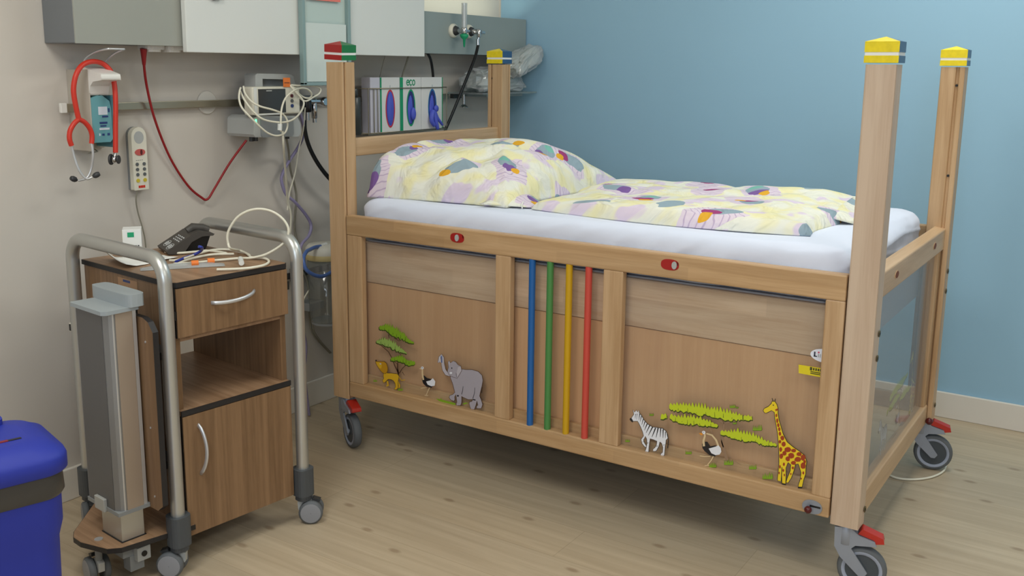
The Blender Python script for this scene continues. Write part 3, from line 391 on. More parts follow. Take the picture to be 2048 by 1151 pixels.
wood('beech_z', (183, 147, 107), (206, 172, 133), 'z')
wood('beech_pale', (192, 166, 142), (208, 185, 162), 'z')
wood('beech_y', (184, 147, 104), (209, 173, 131), 'y', lamella=.034)
wood('beech_x', (188, 153, 114), (210, 177, 140), 'x')
wood('beech_board', (196, 164, 134), (216, 188, 160), 'y', lamella=.05, stretch=10)
wood('ply', (196, 152, 112), (212, 170, 130), 'z', stretch=40, contrast=(.2, .8))
wood('walnut', (112, 84, 58), (146, 114, 83), 'z', scale=2.4, stretch=40, contrast=(.25, .75))
wood('walnut_top', (138, 106, 78), (172, 138, 108), 'y', scale=1.4, stretch=30)
plain('black_edge', (34, 32, 34), .5)
plain('alu', (196, 197, 194), .36, .8)
plain('alu_matt', (158, 160, 162), .45, .75)
plain('alu_light', (214, 216, 220), .38, .7)
plain('chrome', (200, 200, 202), .14, 1)
plain('steel_rail', (168, 160, 142), .33, .85)
plain('socket_grey', (74, 78, 82), .5)
plain('wheel_grey', (142, 144, 150), .5)
plain('tyre', (96, 100, 104), .65)
plain('tyre_dark', (78, 84, 90), .65)
plain('rim_light', (160, 168, 186), .45)
plain('hub_dark', (68, 74, 80), .5)
plain('fork_grey', (150, 156, 168), .4, .3)
plain('red_pedal', (186, 44, 30), .4)
plain('red_paint', (168, 36, 34), .35)
plain('green_paint', (28, 116, 62), .35)
plain('yellow_paint', (236, 212, 22), .4, var=.08, vscale=60)
plain('blue_paint', (44, 84, 124), .35)
plain('white_paint', (238, 238, 236), .4)
plain('rod_blue', (30, 98, 168), .32); plain('rod_green', (76, 138, 74), .32)
plain('rod_yellow', (206, 162, 22), .32); plain('rod_red', (206, 78, 66), .32)
plain('bolt_brass', (96, 84, 50), .4, .6)
plain('dark_red', (86, 16, 20), .3)
plain('lamin_grey', (186, 186, 190), .5)
plain('sheet', (222, 229, 246), .85, spec=.2, bump=.12, vscale=25)
plain('wall_beige', (208, 201, 192), .8, spec=.2, var=.015, vscale=1.5)
plain('wall_blue', (154, 193, 217), .75, spec=.25, var=.015, vscale=1.5)
plain('ceiling_white', (236, 235, 230), .9, spec=.1)
plain('skirting', (226, 220, 210), .55)
plain('panel_grey', (150, 161, 159), .5, .05)
plain('panel_light', (160, 162, 154), .5)
plain('panel_side', (118, 122, 126), .5)
plain('board_white', (226, 228, 224), .4)
plain('plastic_white', (232, 230, 224), .4)
plain('plastic_cream', (226, 222, 206), .45)
plain('plastic_ltgrey', (176, 178, 176), .45)
plain('plastic_grey', (140, 144, 146), .5)
plain('plastic_dark', (52, 53, 55), .45)
plain('black', (20, 20, 22), .4)
plain('teal', (104, 162, 170), .4)
plain('teal_dark', (80, 132, 142), .45)
plain('ink_blue', (40, 62, 120), .5)
plain('rubber_red', (206, 52, 34), .4)
plain('cord_red', (150, 26, 32), .4)
plain('btn_red', (196, 90, 84), .4)
plain('btn_grey', (92, 96, 98), .5)
plain('btn_yellow', (204, 184, 50), .45)
plain('cable_white', (232, 228, 210), .5)
plain('cable_grey', (140, 136, 122), .55)
plain('cable_black', (26, 27, 28), .35)
plain('tube_purple', (150, 142, 178), .35)
plain('tube_blue', (84, 116, 186), .35)
plain('screen', (64, 64, 64), .25)
plain('orange', (240, 128, 52), .5)
plain('box_white', (232, 232, 230), .6)
plain('box_lilac', (214, 212, 226), .6)
plain('eco_green', (24, 156, 108), .55)
plain('ring_red', (206, 56, 72), .55)
plain('ring_blue', (32, 108, 170), .55)
plain('glove', (82, 96, 206), .5)
plain('glove_dark', (44, 50, 120), .6)
plain('bin_blue', (34, 50, 158), .55)
plain('bin_navy', (22, 32, 96), .5)
plain('paper', (236, 236, 232), .7)
plain('label_yellow', (228, 208, 34), .5)
plain('label_text', (70, 70, 30), .6)
plain('sticker_white', (230, 234, 246), .4)
plain('sticker_ink', (60, 66, 84), .5)
plain('sticker_pink', (214, 90, 120), .5)
plain('phone_dark', (70, 66, 62), .5)
plain('phone_mark', (190, 190, 188), .5)
plain('blue_cord', (44, 62, 160), .4)
plain('ink_purple', (128, 66, 130), .5)
plain('ink_black', (40, 40, 44), .5)
plain('ink_green', (60, 150, 90), .5)
plain('bag_dark', (64, 62, 60), .3)
plain('canister_lid', (214, 212, 200), .5)
plain('canister_band', (196, 180, 130), .5)
acrylic('clear_acrylic', (252, 253, 253), .015, .03, .05)
acrylic('foot_acrylic', (246, 247, 249), .10, .05, .05)
acrylic('canister_glass', (214, 218, 212), .12, .08, .2)
acrylic('tube_glass', (236, 240, 240), .35, .05, .3)
acrylic('glass_teal', (200, 226, 222), .25, .06, .15)
acrylic('frost_teal', (222, 234, 231), .75, .2, .06)
acrylic('bag_plastic', (226, 230, 226), .42, .14, .25)
plain('rust_hole', (120, 66, 40), .7)
plain('decal', (172, 134, 100), .5)
plain('column_side', (112, 112, 114), .4, .6)
plain('column_front', (176, 160, 144), .45, .4)
plain('plastic_cool', (158, 166, 170), .5)
plain('dark_red_slot', (130, 34, 40), .5)
plain('pale_paper', (214, 224, 220), .6)
plain('strip_red', (236, 130, 116), .5)
plain('wall_cover', (214, 210, 202), .6)
plain('label_white', (214, 222, 232), .5)
plain('bag_inner', (224, 228, 222), .5)
plain('disp_beige', (184, 176, 164), .5)
plain('pale_teal', (196, 212, 206), .35)
plain('cylinder_grey', (66, 70, 70), .3)
plain('teal_edge', (140, 164, 164), .3)
m, nt, b = _new('led_green'); b.inputs['Emission Color'].default_value = (.1, 1, .3, 1); b.inputs['Emission Strength'].default_value = 3; b.inputs['Base Color'].default_value = (.05, .6, .2, 1); MATS['led_green'] = m
INK = dict(dark=(34, 32, 36), white=(236, 238, 246), tan=(222, 198, 156), orange=(230, 150, 50), yellow=(238, 208, 40), rust=(164, 62, 26),
           bark=(150, 122, 98), barkdark=(84, 58, 40), leafdark=(62, 74, 26), leafyel=(196, 212, 40), leafgreen=(132, 172, 38), leafpale=(154, 184, 92),
           gold=(222, 176, 38), golddark=(196, 144, 28), elephant=(172, 166, 176), elelight=(192, 186, 194), blue=(90, 120, 180))
for k, c in INK.items():
    plain('print_'+k, c, .4); translucent_ink('ink_'+k+'_clear', c, .85)

# floor: oak-look planks running along y
m, nt, b = _new('floor_oak'); N = nt.nodes.new; L = nt.links.new
tc = N('ShaderNodeTexCoord'); sx = N('ShaderNodeSeparateXYZ'); cb = N('ShaderNodeCombineXYZ')
L(tc.outputs['Object'], sx.inputs[0]); L(sx.outputs[1], cb.inputs[0]); L(sx.outputs[0], cb.inputs[1])
br = N('ShaderNodeTexBrick'); br.offset = .37; br.inputs['Scale'].default_value = 1
br.inputs['Brick Width'].default_value = 1.25; br.inputs['Row Height'].default_value = .185; br.inputs['Mortar Size'].default_value = .0012
br.inputs['Color1'].default_value = (.93, .93, .93, 1); br.inputs['Color2'].default_value = (1.03, 1.02, 1.0, 1); br.inputs['Mortar'].default_value = (.80, .78, .75, 1)
L(cb.outputs[0], br.inputs['Vector'])
mp = N('ShaderNodeMapping'); mp.inputs['Scale'].default_value = (34, 1.5, 1); L(tc.outputs['Object'], mp.inputs['Vector'])
n1 = N('ShaderNodeTexNoise'); n1.inputs['Scale'].default_value = 1; n1.inputs['Detail'].default_value = 6; n1.inputs['Distortion'].default_value = .8
L(mp.outputs[0], n1.inputs['Vector'])
r = N('ShaderNodeValToRGB'); r.color_ramp.elements[0].position = .3; r.color_ramp.elements[1].position = .72
r.color_ramp.elements[0].color = (*lin((182, 164, 138)), 1); r.color_ramp.elements[1].color = (*lin((200, 183, 157)), 1)
L(n1.outputs['Fac'], r.inputs['Fac'])
mm = N('ShaderNodeMix'); mm.data_type = 'RGBA'; mm.blend_type = 'MULTIPLY'; mm.inputs[0].default_value = 1
L(r.outputs[0], mm.inputs[6]); L(br.outputs['Color'], mm.inputs[7])
# knots
mp3 = N('ShaderNodeMapping'); mp3.inputs['Scale'].default_value = (5.4, 2.6, 1); L(tc.outputs['Object'], mp3.inputs['Vector'])
vo = N('ShaderNodeTexVoronoi'); vo.voronoi_dimensions = '2D'; vo.inputs['Scale'].default_value = 1
L(mp3.outputs[0], vo.inputs['Vector'])
kr = N('ShaderNodeValToRGB'); kr.color_ramp.elements[0].position = .03; kr.color_ramp.elements[1].position = .07
kr.color_ramp.elements[0].color = (*lin((150, 116, 84)), 1); kr.color_ramp.elements[1].color = (1, 1, 1, 1)
L(vo.outputs['Distance'], kr.inputs['Fac'])
m3 = N('ShaderNodeMix'); m3.data_type = 'RGBA'; m3.blend_type = 'MULTIPLY'; m3.inputs[0].default_value = .42
L(mm.outputs[2], m3.inputs[6]); L(kr.outputs[0], m3.inputs[7])
L(m3.outputs[2], b.inputs['Base Color']); b.inputs['Roughness'].default_value = .38; b.inputs['Specular IOR Level'].default_value = .35
MATS['floor_oak'] = m

# printed bed linen: pale yellow with lilac patches and little grey, plum and orange shapes (UV in metres)
def linen(name, seed):
    m, nt, b = _new(name); N = nt.nodes.new; L = nt.links.new
    uv = N('ShaderNodeUVMap'); uv.uv_map = 'UVMap'
    off = N('ShaderNodeMapping'); off.inputs['Location'].default_value = (seed, seed*.7, 0); L(uv.outputs[0], off.inputs['Vector'])
    V = off.outputs[0]
    def math_(op, a, c=None):
        n = N('ShaderNodeMath'); n.operation = op
        for i, x in enumerate((a, c)):
            if x is None: continue
            if isinstance(x, (int, float)): n.inputs[i].default_value = x
            else: L(x, n.inputs[i])
        return n.outputs[0]
    def mixc(f, a, c):
        n = N('ShaderNodeMix'); n.data_type = 'RGBA'
        L(f, n.inputs[0])
        for i, x in ((6, a), (7, c)):
            if isinstance(x, tuple): n.inputs[i].default_value = (*lin(x), 1)
            else: L(x, n.inputs[i])
        return n.outputs[2]
    nz = N('ShaderNodeTexNoise'); nz.inputs['Scale'].default_value = 11; nz.inputs['Detail'].default_value = 2; L(V, nz.inputs['Vector'])
    rp = N('ShaderNodeValToRGB'); rp.color_ramp.elements[0].position = .44; rp.color_ramp.elements[1].position = .60
    rp.color_ramp.elements[0].color = (*lin((232, 232, 220)), 1); rp.color_ramp.elements[1].color = (*lin((236, 230, 184)), 1)
    L(nz.outputs['Fac'], rp.inputs['Fac']); col = rp.outputs[0]
    nz2 = N('ShaderNodeTexNoise'); nz2.inputs['Scale'].default_value = 9; mpn = N('ShaderNodeMapping'); mpn.inputs['Location'].default_value = (3.3, 8.1, 0); L(V, mpn.inputs['Vector']); L(mpn.outputs[0], nz2.inputs['Vector'])
    li = N('ShaderNodeMapRange'); li.inputs[1].default_value = .57; li.inputs[2].default_value = .61; L(nz2.outputs['Fac'], li.inputs[0])
    col = mixc(li.outputs[0], col, (222, 208, 226))
    # one motif per voronoi cell, turned at random
    S = 4.6
    vs = N('ShaderNodeVectorMath'); vs.operation = 'SCALE'; vs.inputs['Scale'].default_value = S; L(V, vs.inputs[0])
    vo = N('ShaderNodeTexVoronoi'); vo.voronoi_dimensions = '2D'; vo.inputs['Scale'].default_value = 1; vo.inputs['Randomness'].default_value = .65; L(vs.outputs[0], vo.inputs['Vector'])
    d = N('ShaderNodeVectorMath'); d.operation = 'SUBTRACT'; L(vs.outputs[0], d.inputs[0]); L(vo.outputs['Position'], d.inputs[1])
    sc = N('ShaderNodeSeparateColor'); L(vo.outputs['Color'], sc.inputs[0])
    rot = N('ShaderNodeVectorRotate'); rot.rotation_type = 'Z_AXIS'; L(d.outputs[0], rot.inputs['Vector']); L(math_('MULTIPLY', sc.outputs[0], 6.28), rot.inputs['Angle'])
    ds = N('ShaderNodeTexNoise'); ds.inputs['Scale'].default_value = 3; L(vs.outputs[0], ds.inputs['Vector'])
    sep = N('ShaderNodeSeparateXYZ'); L(rot.outputs[0], sep.inputs[0])
    X = math_('ADD', sep.outputs[0], math_('MULTIPLY', math_('SUBTRACT', ds.outputs['Fac'], .5), .25)); Y = math_('ADD', sep.outputs[1], math_('MULTIPLY', math_('SUBTRACT', ds.outputs['Fac'], .5), -.2))
    def blob(cx, cy, rx, ry, p=2):
        a = math_('POWER', math_('ABSOLUTE', math_('DIVIDE', math_('SUBTRACT', X, cx), rx)), p)
        c = math_('POWER', math_('ABSOLUTE', math_('DIVIDE', math_('SUBTRACT', Y, cy), ry)), p)
        return math_('LESS_THAN', math_('ADD', a, c), 1.0)
    # lilac striped ground
    f = blob(-.05, 0, .36, .25, 6)
    st = math_('GREATER_THAN', math_('SINE', math_('MULTIPLY', X, 85)), .8)
    lil = mixc(st, (224, 210, 224), (196, 178, 204))
    col = mixc(math_('MULTIPLY', f, math_('GREATER_THAN', sc.outputs[1], .25)), col, lil)
    col = mixc(math_('MULTIPLY', blob(.10, .02, .24, .14), math_('GREATER_THAN', sc.outputs[2], .12)), col, (150, 170, 182))
    col = mixc(math_('MULTIPLY', blob(.23, .03, .07, .09), math_('GREATER_THAN', sc.outputs[1], .6)), col, (128, 190, 176))
    pl = mixc(math_('GREATER_THAN', sc.outputs[0], .5), (160, 66, 122), (128, 96, 160))
    col = mixc(math_('MULTIPLY', blob(-.06, .03, .10, .115), math_('GREATER_THAN', sc.outputs[1], .3)), col, pl)
    col = mixc(math_('MULTIPLY', blob(-.14, -.05, .075, .07), math_('GREATER_THAN', sc.outputs[2], .4)), col, (228, 172, 54))
    bn = N('ShaderNodeTexNoise'); bn.inputs['Scale'].default_value = 9; bn.inputs['Detail'].default_value = 3; bn.inputs['Distortion'].default_value = 1.2; L(V, bn.inputs['Vector'])
    bp = N('ShaderNodeBump'); bp.inputs['Strength'].default_value = .8; bp.inputs['Distance'].default_value = .03; L(bn.outputs['Fac'], bp.inputs['Height']); L(bp.outputs['Normal'], b.inputs['Normal'])
    L(col, b.inputs['Base Color']); b.inputs['Roughness'].default_value = .85; b.inputs['Specular IOR Level'].default_value = .2
    MATS[name] = m
linen('linen_pillow', 0.31); linen('linen_duvet', 1.9)

# ------------------------------------------------------------------ mesh helpers
FR = {}   # object -> (location, rotz) of the thing it belongs to
class MB:
    def __init__(s): s.v = []; s.f = []; s.mi = []; s.sm = []; s.mats = []
    def mat(s, m):
        if m not in s.mats: s.mats.append(m)
        return s.mats.index(m)
    def add(s, vs, fs, m, smooth=False):
        o = len(s.v); k = s.mat(m)
        s.v += [Vector(p) for p in vs]
        for f in fs: s.f.append([i+o for i in f]); s.mi.append(k); s.sm.append(smooth)
        return s
    def box(s, a, b, m, rot=None, piv=None):
        x0, x1 = sorted((a[0], b[0])); y0, y1 = sorted((a[1], b[1])); z0, z1 = sorted((a[2], b[2]))
        vs = [Vector(p) for p in ((x0,y0,z0),(x1,y0,z0),(x1,y1,z0),(x0,y1,z0),(x0,y0,z1),(x1,y0,z1),(x1,y1,z1),(x0,y1,z1))]
        if rot is not None:
            c = Vector(piv) if piv else sum(vs, Vector())/8
            vs = [rot @ (p-c) + c for p in vs]
        return s.add(vs, [(0,3,2,1),(4,5,6,7),(0,1,5,4),(1,2,6,5),(2,3,7,6),(3,0,4,7)], m)
    def prism(s, poly, fn, c0, c1, m, m_side=None):
        n = len(poly)
        A = sum(poly[i][0]*poly[(i+1)%n][1]-poly[(i+1)%n][0]*poly[i][1] for i in range(n))
        if A < 0: poly = poly[::-1]
        vs = [fn(a, b, c0) for a, b in poly] + [fn(a, b, c1) for a, b in poly]
        tris = tessellate_polygon([[Vector((a, b, 0)) for a, b in poly]])
        s.add(vs, [tuple(reversed(range(n))), tuple(range(n, 2*n))] if n <= 4 else [tuple(t) for t in tris]+[tuple(i+n for i in reversed(t)) for t in tris], m)
        s.add(vs, [(i, (i+1)%n, n+(i+1)%n, n+i) for i in range(n)], m_side or m)
        return s
    def tube(s, path, r, m, seg=10, closed=False, radii=None, flat=1.0):
        P = [Vector(p) for p in path]; n = len(P)
        T = []
        for i in range(n):
            a = P[i-1] if (i > 0 or closed) else P[i]; b = P[(i+1) % n] if (i < n-1 or closed) else P[i]
            T.append((b-a).normalized())
        up = Vector((0,0,1)) if abs(T[0].z) < .9 else Vector((1,0,0))
        nn = (up - T[0]*up.dot(T[0])).normalized(); vs = []
        for i in range(n):
            nn = (nn - T[i]*nn.dot(T[i])); nn = nn.normalized() if nn.length > 1e-6 else Vector((1,0,0))
            bb = T[i].cross(nn); rr = radii[i] if radii else r
            for k in range(seg):
                a = 2*PI*k/seg; vs.append(P[i] + nn*math.cos(a)*rr + bb*math.sin(a)*rr*flat)
        fs = []
        for i in range(n if closed else n-1):
            j = (i+1) % n
            for k in range(seg): fs.append((i*seg+k, i*seg+(k+1)%seg, j*seg+(k+1)%seg, j*seg+k))
        s.add(vs, fs, m, True)
        if not closed:
            s.add(vs[:seg], [tuple(reversed(range(seg)))], m); s.add(vs[-seg:], [tuple(range(seg))], m)
        return s
    def lathe(s, prof, o, axis, m, seg=24, cap=True):
        ax = Vector(axis).normalized(); t = Vector((0,0,1)) if abs(ax.z) < .9 else Vector((1,0,0))
        u = (t-ax*t.dot(ax)).normalized(); w = ax.cross(u); o = Vector(o); vs = []
        for r, h in prof:
            for k in range(seg):
                a = 2*PI*k/seg; vs.append(o+ax*h+(u*math.cos(a)+w*math.sin(a))*max(r, 1e-5))
        fs = []
        for i in range(len(prof)-1):
            for k in range(seg): fs.append((i*seg+k, i*seg+(k+1)%seg, (i+1)*seg+(k+1)%seg, (i+1)*seg+k))
        s.add(vs, fs, m, len(prof) > 2)
        if cap:
            s.add(vs[:seg], [tuple(reversed(range(seg)))], m); s.add(vs[-seg:], [tuple(range(seg))], m)
        return s
    def cyl(s, o, axis, r, h, m, seg=24, r1=None, e=0.0):
        r1 = r if r1 is None else r1
        ax = Vector(axis).normalized(); t = Vector((0,0,1)) if abs(ax.z) < .9 else Vector((1,0,0))
        u = (t-ax*t.dot(ax)).normalized(); w = ax.cross(u); o = Vector(o)
        rings = [(r-e, 0), (r, e), (r1, h-e), (r1-e, h)] if e else [(r, 0), (r1, h)]
        vs = [o+ax*hh+(u*math.cos(2*PI*k/seg)+w*math.sin(2*PI*k/seg))*rr for rr, hh in rings for k in range(seg)]
        fs = [(i*seg+k, i*seg+(k+1)%seg, (i+1)*seg+(k+1)%seg, (i+1)*seg+k) for i in range(len(rings)-1) for k in range(seg)]
        s.add(vs, fs, m, True)
        s.add(vs[:seg], [tuple(reversed(range(seg)))], m); s.add(vs[-seg:], [tuple(range(seg))], m)
        return s
    def sphere(s, c, r, m, seg=14, sc=(1,1,1)):
        c = Vector(c); vs = []; n = seg//2+1
        for i in range(n):
            p = PI*i/(n-1)
            for k in range(seg):
                a = 2*PI*k/seg
                vs.append(c+Vector((math.sin(p)*math.cos(a)*r*sc[0], math.sin(p)*math.sin(a)*r*sc[1], -math.cos(p)*r*sc[2])))
        fs = [(i*seg+k, i*seg+(k+1)%seg, (i+1)*seg+(k+1)%seg, (i+1)*seg+k) for i in range(n-1) for k in range(seg)]
        return s.add(vs, fs, m, True)
    def grid(s, nu, nv, fn, m, smooth=True, closed_v=False):
        vs = [fn(i/nu, j/nv) for i in range(nu+1) for j in range(nv+1)]
        return s.add(vs, [(i*(nv+1)+j, (i+1)*(nv+1)+j, (i+1)*(nv+1)+j+1, i*(nv+1)+j+1) for i in range(nu) for j in range(nv)], m, smooth)
    def rbox(s, a, b, r, m, n=14, disp=None):
        """rounded box from a projected cube; r = radius, disp(p, nrm) -> offset"""
        a = Vector(a); b = Vector(b); c = (a+b)/2; h = (b-a)/2
        rr = Vector(r) if not isinstance(r, (int, float)) else Vector((r, r, r))
        nx = [max(3, int(n*h[i]/max(h))+4) for i in range(3)]
        def line(k):
            N_ = nx[k]; H = h[k]; R = min(rr[k], H); L_ = []
            q = 5
            for i in range(q): L_.append(-H + R*(1-math.cos(i/q*PI/2))*1.0 if False else -H + R*i/q)
            for i in range(N_+1): L_.append(-(H-R) + 2*(H-R)*i/N_)
            for i in range(1, q+1): L_.append(H-R + R*i/q)
            return L_
        LX = [line(0), line(1), line(2)]
        for k in range(3):
            i1, i2 = (k+1)%3, (k+2)%3
            for sg in (-1, 1):
                A, B = LX[i1], LX[i2]; vs = []
                for u in A:
                    for w in B:
                        p = Vector((0,0,0)); p[k] = sg*h[k]; p[i1] = u; p[i2] = w
                        q = Vector([max(-(h[i]-rr[i]), min(h[i]-rr[i], p[i])) for i in range(3)])
                        d = Vector([(p[i]-q[i])/max(rr[i], 1e-6) for i in range(3)])
                        if d.length > 1e-9: d.normalize()
                        p2 = q + Vector([d[i]*rr[i] for i in range(3)]) + c
                        if disp: p2 = p2 + disp(p2, d)
                        vs.append(p2)
                nb = len(B); fs = []
                for i in range(len(A)-1):
                    for j in range(nb-1):
                        f = (i*nb+j, (i+1)*nb+j, (i+1)*nb+j+1, i*nb+j+1)
                        fs.append(f if sg > 0 else f[::-1])
                s.add(vs, fs, m, True)
        return s
    def build(s, name, parent=None, bevel=0, world=True, uvfn=None, weld=False, fixn=True, subsurf=0):
        me = bpy.data.meshes.new(name)
        V = s.v
        loc, rz = FR.get(parent, (Vector((0,0,0)), 0)) if parent else (Vector((0,0,0)), 0)
        if parent and world:
            Ri = Matrix.Rotation(-rz, 3, 'Z'); V = [Ri @ (p-loc) for p in V]
        org = Vector((0,0,0))
        if not parent and V:   # origin at the base centre of a one-mesh thing
            lo = [min(p[i] for p in V) for i in range(3)]; hi = [max(p[i] for p in V) for i in range(3)]
            org = Vector(((lo[0]+hi[0])/2, (lo[1]+hi[1])/2, lo[2])); V = [p-org for p in V]
        me.from_pydata([tuple(p) for p in V], [], s.f)
        for mm_ in s.mats: me.materials.append(MATS[mm_])
        for p_, k, sm in zip(me.polygons, s.mi, s.sm): p_.material_index = k; p_.use_smooth = sm
        if uvfn:
            ul = me.uv_layers.new(name='UVMap')
            for lp in me.loops:
                ul.data[lp.index].uv = uvfn(me.vertices[lp.vertex_index].co + org)
        if fixn or weld:
            bm = bmesh.new(); bm.from_mesh(me)
            if weld: bmesh.ops.remove_doubles(bm, verts=bm.verts, dist=1e-5)
            if fixn: bmesh.ops.recalc_face_normals(bm, faces=bm.faces)
            bm.to_mesh(me); bm.free()
        o = bpy.data.objects.new(name, me); COL.objects.link(o)
        o.location = org
        if parent: o.parent = parent; FR[o] = (loc, rz)
        else: FR[o] = (org, 0)
        if bevel:
            md = o.modifiers.new('Bevel', 'BEVEL'); md.width = bevel; md.segments = 2; md.limit_method = 'ANGLE'; md.angle_limit = math.radians(50); md.harden_normals = False
        return o
def bx(name, a, b, m, parent=None, bevel=.002, **k): return MB().box(a, b, m).build(name, parent, bevel, **k)
def tag(o, label, cat, group=None, kind=None):
    o['label'] = label; o['category'] = cat
    if group: o['group'] = group
    if kind: o['kind'] = kind
    return o
def thing(name, label, cat, loc, rz=0, group=None):
    o = bpy.data.objects.new(name, None); COL.objects.link(o); o.location = loc; o.rotation_euler = (0, 0, rz)
    o.empty_display_size = .05
    FR[o] = (Vector(loc), rz)
    return tag(o, label, cat, group)
def struct(name, mb, bevel=0):
    o = mb.build(name, None, bevel); o['kind'] = 'structure'; return o
def smooth(pts, n=6, closed=False):
    P = [Vector(p) for p in pts]; out = []; m_ = len(P)
    for i in range(m_ if closed else m_-1):
        p0 = P[i-1] if (i > 0 or closed) else P[i]; p1 = P[i]; p2 = P[(i+1) % m_]; p3 = P[(i+2) % m_] if (i+2 < m_ or closed) else p2
        for k in range(n):
            t = k/n
            out.append(.5*((2*p1)+(p2-p0)*t+(2*p0-5*p1+4*p2-p3)*t*t+(3*p1-p0-3*p2+p3)*t**3))
    if not closed: out.append(P[-1])
    return out
def cable(name, key, r, m, parent=None, label=None, cat=None, n=6, seg=8, group=None, extra=None):
    mb = MB().tube(smooth(CURVES[key], n), r, m, seg)
    if extra: extra(mb)
    o = mb.build(name, parent)
    if label: tag(o, label, cat, group)
    return o
def text_mesh(name, txt, size, place, m, parent, depth=.0006, bold=0):
    """place: 4x4 matrix"""
    cu = bpy.data.curves.new(name, 'FONT'); cu.body = txt; cu.size = size; cu.extrude = depth; cu.offset = bold
    cu.align_x = 'CENTER'; cu.align_y = 'CENTER'
    to = bpy.data.objects.new(name, cu); COL.objects.link(to)
    bpy.context.view_layer.update()
    me = bpy.data.meshes.new_from_object(to.evaluated_get(bpy.context.evaluated_depsgraph_get()))
    COL.objects.unlink(to); bpy.data.objects.remove(to)
    mb = MB(); mb.add([place @ v.co for v in me.vertices], [tuple(p.vertices) for p in me.polygons], m)
    return mb.build(name, parent, fixn=False)
YZ = lambda x: (lambda a, b, c: Vector((c, a, b)))      # polygon in (y,z), extruded along x
XZ = lambda a, b, c: Vector((a, c, b))                  # polygon in (x,z), extruded along y
XY = lambda a, b, c: Vector((a, b, c))
def oval(cx, cy, rx, ry, n=20, p=2.0):
    r_ = []
    for k in range(n):
        a = 2*PI*k/n; c, s_ = math.cos(a), math.sin(a)
        r_.append((cx+rx*math.copysign(abs(c)**(2/p), c), cy+ry*math.copysign(abs(s_)**(2/p), s_)))
    return r_
# ------------------------------------------------------------------ camera
cam = bpy.data.cameras.new('camera'); co = bpy.data.objects.new('camera', cam); COL.objects.link(co)
R_ = Vector((.55898, -.829138, .008417)); U_ = Vector((.151281, .11196, .98213)); F_ = Vector((.815264, .547718, -.188016))
co.matrix_world = Matrix(((R_.x, U_.x, -F_.x, -4.0826), (R_.y, U_.y, -F_.y, -2.7291), (R_.z, U_.z, -F_.z, 1.35), (0, 0, 0, 1)))
cam.sensor_width = 36; cam.lens = 34.273; cam.shift_x = .015967; cam.shift_y = -.031617; cam.clip_start = .05
SC.camera = co

# ------------------------------------------------------------------ room
XL, YF, H = -5.6, -5.4, 2.75
struct('floor', MB().box((XL-.15, YF-.15, -.1), (.15, .15, 0), 'floor_oak'))
struct('ceiling', MB().box((XL-.15, YF-.15, H), (.15, .15, H+.1), 'ceiling_white'))
struct('wall_back', MB().box((XL-.15, 0, 0), (.15, .15, H), 'wall_beige'))
struct('wall_right', MB().box((0, YF-.15, 0), (.15, 0, H), 'wall_blue'))
struct('wall_front', MB().box((XL-.15, YF-.15, 0), (0, YF, H), 'wall_beige'))
WY0, WY1, WZ0, WZ1 = -4.6, -1.7, 1.15, 2.5
wl = MB()
wl.box((XL-.15, YF, 0), (XL, WY0, H), 'wall_beige'); wl.box((XL-.15, WY1, 0), (XL, 0, H), 'wall_beige')
wl.box((XL-.15, WY0, 0), (XL, WY1, WZ0), 'wall_beige'); wl.box((XL-.15, WY0, WZ1), (XL, WY1, H), 'wall_beige')
struct('wall_left', wl)
wf = MB()
for a, b in ((WY0, WY0+.06), (WY1-.06, WY1), ((WY0+WY1)/2-.04, (WY0+WY1)/2+.04)): wf.box((XL-.1, a, WZ0), (XL-.04, b, WZ1), 'board_white')
wf.box((XL-.1, WY0, WZ0), (XL-.04, WY1, WZ0+.06), 'board_white'); wf.box((XL-.1, WY0, WZ1-.06), (XL-.04, WY1, WZ1), 'board_white')
struct('window_1', wf)
struct('baseboard_back', MB().box((XL, -.014, 0), (-.014, 0, .104), 'skirting'), .003)
struct('baseboard_right', MB().box((-.014, YF, 0), (0, 0, .104), 'skirting'), .003)
struct('baseboard_left', MB().box((XL, YF, 0), (XL+.014, -.014, .104), 'skirting'), .003)
struct('baseboard_front', MB().box((XL+.014, YF, 0), (-.014, YF+.014, .104), 'skirting'), .003)
struct('trim_1', MB().box((-.006, -.006, 0), (0, 0, H), 'wall_beige'))

# ------------------------------------------------------------------ bed
XN, XF, YH, YFT, PW, PD = -1.604, -.565, -.3615, -2.2028, .0646, .0724
ZT, ZB = 1.3678, .1823
bed = thing('hospital_cot', 'beech childrens hospital cot with animal printed side panels, coloured rods and caster wheels', 'bed', ((XN+XF)/2, (YH+YFT)/2, 0))
def post(x0, x1, y0, y1, notch, wm='beech_z'):
    d, w = .010, .006
    if notch == 'nearhead':      # groove on the -y face close to the -x face
        g = x0+.011; poly = [(x0, y0), (g, y0), (g, y0+d), (g+w, y0+d), (g+w, y0), (x1, y0), (x1, y1), (x0, y1)]
    elif notch == 'farfoot':     # groove on the -x face close to the -y face
        g = y0+.017; w = .009; poly = [(x0, y0), (x1, y0), (x1, y1), (x0, y1), (x0, g+w), (x0+d, g+w), (x0+d, g), (x0, g)]
    elif notch == 'farhead':
        g = y1-.022; poly = [(x0, y0), (x1-.012, y0), (x1-.012, y0+d), (x1-.007, y0+d), (x1-.007, y0), (x1, y0), (x1, y1), (x0, y1), (x0, g+w), (x0+d, g+w), (x0+d, g), (x0, g)]
    else: poly = [(x0, y0), (x1, y0), (x1, y1), (x0, y1)]
    return MB().prism(poly, XY, ZB, ZT, wm).build('post', bed, .005)
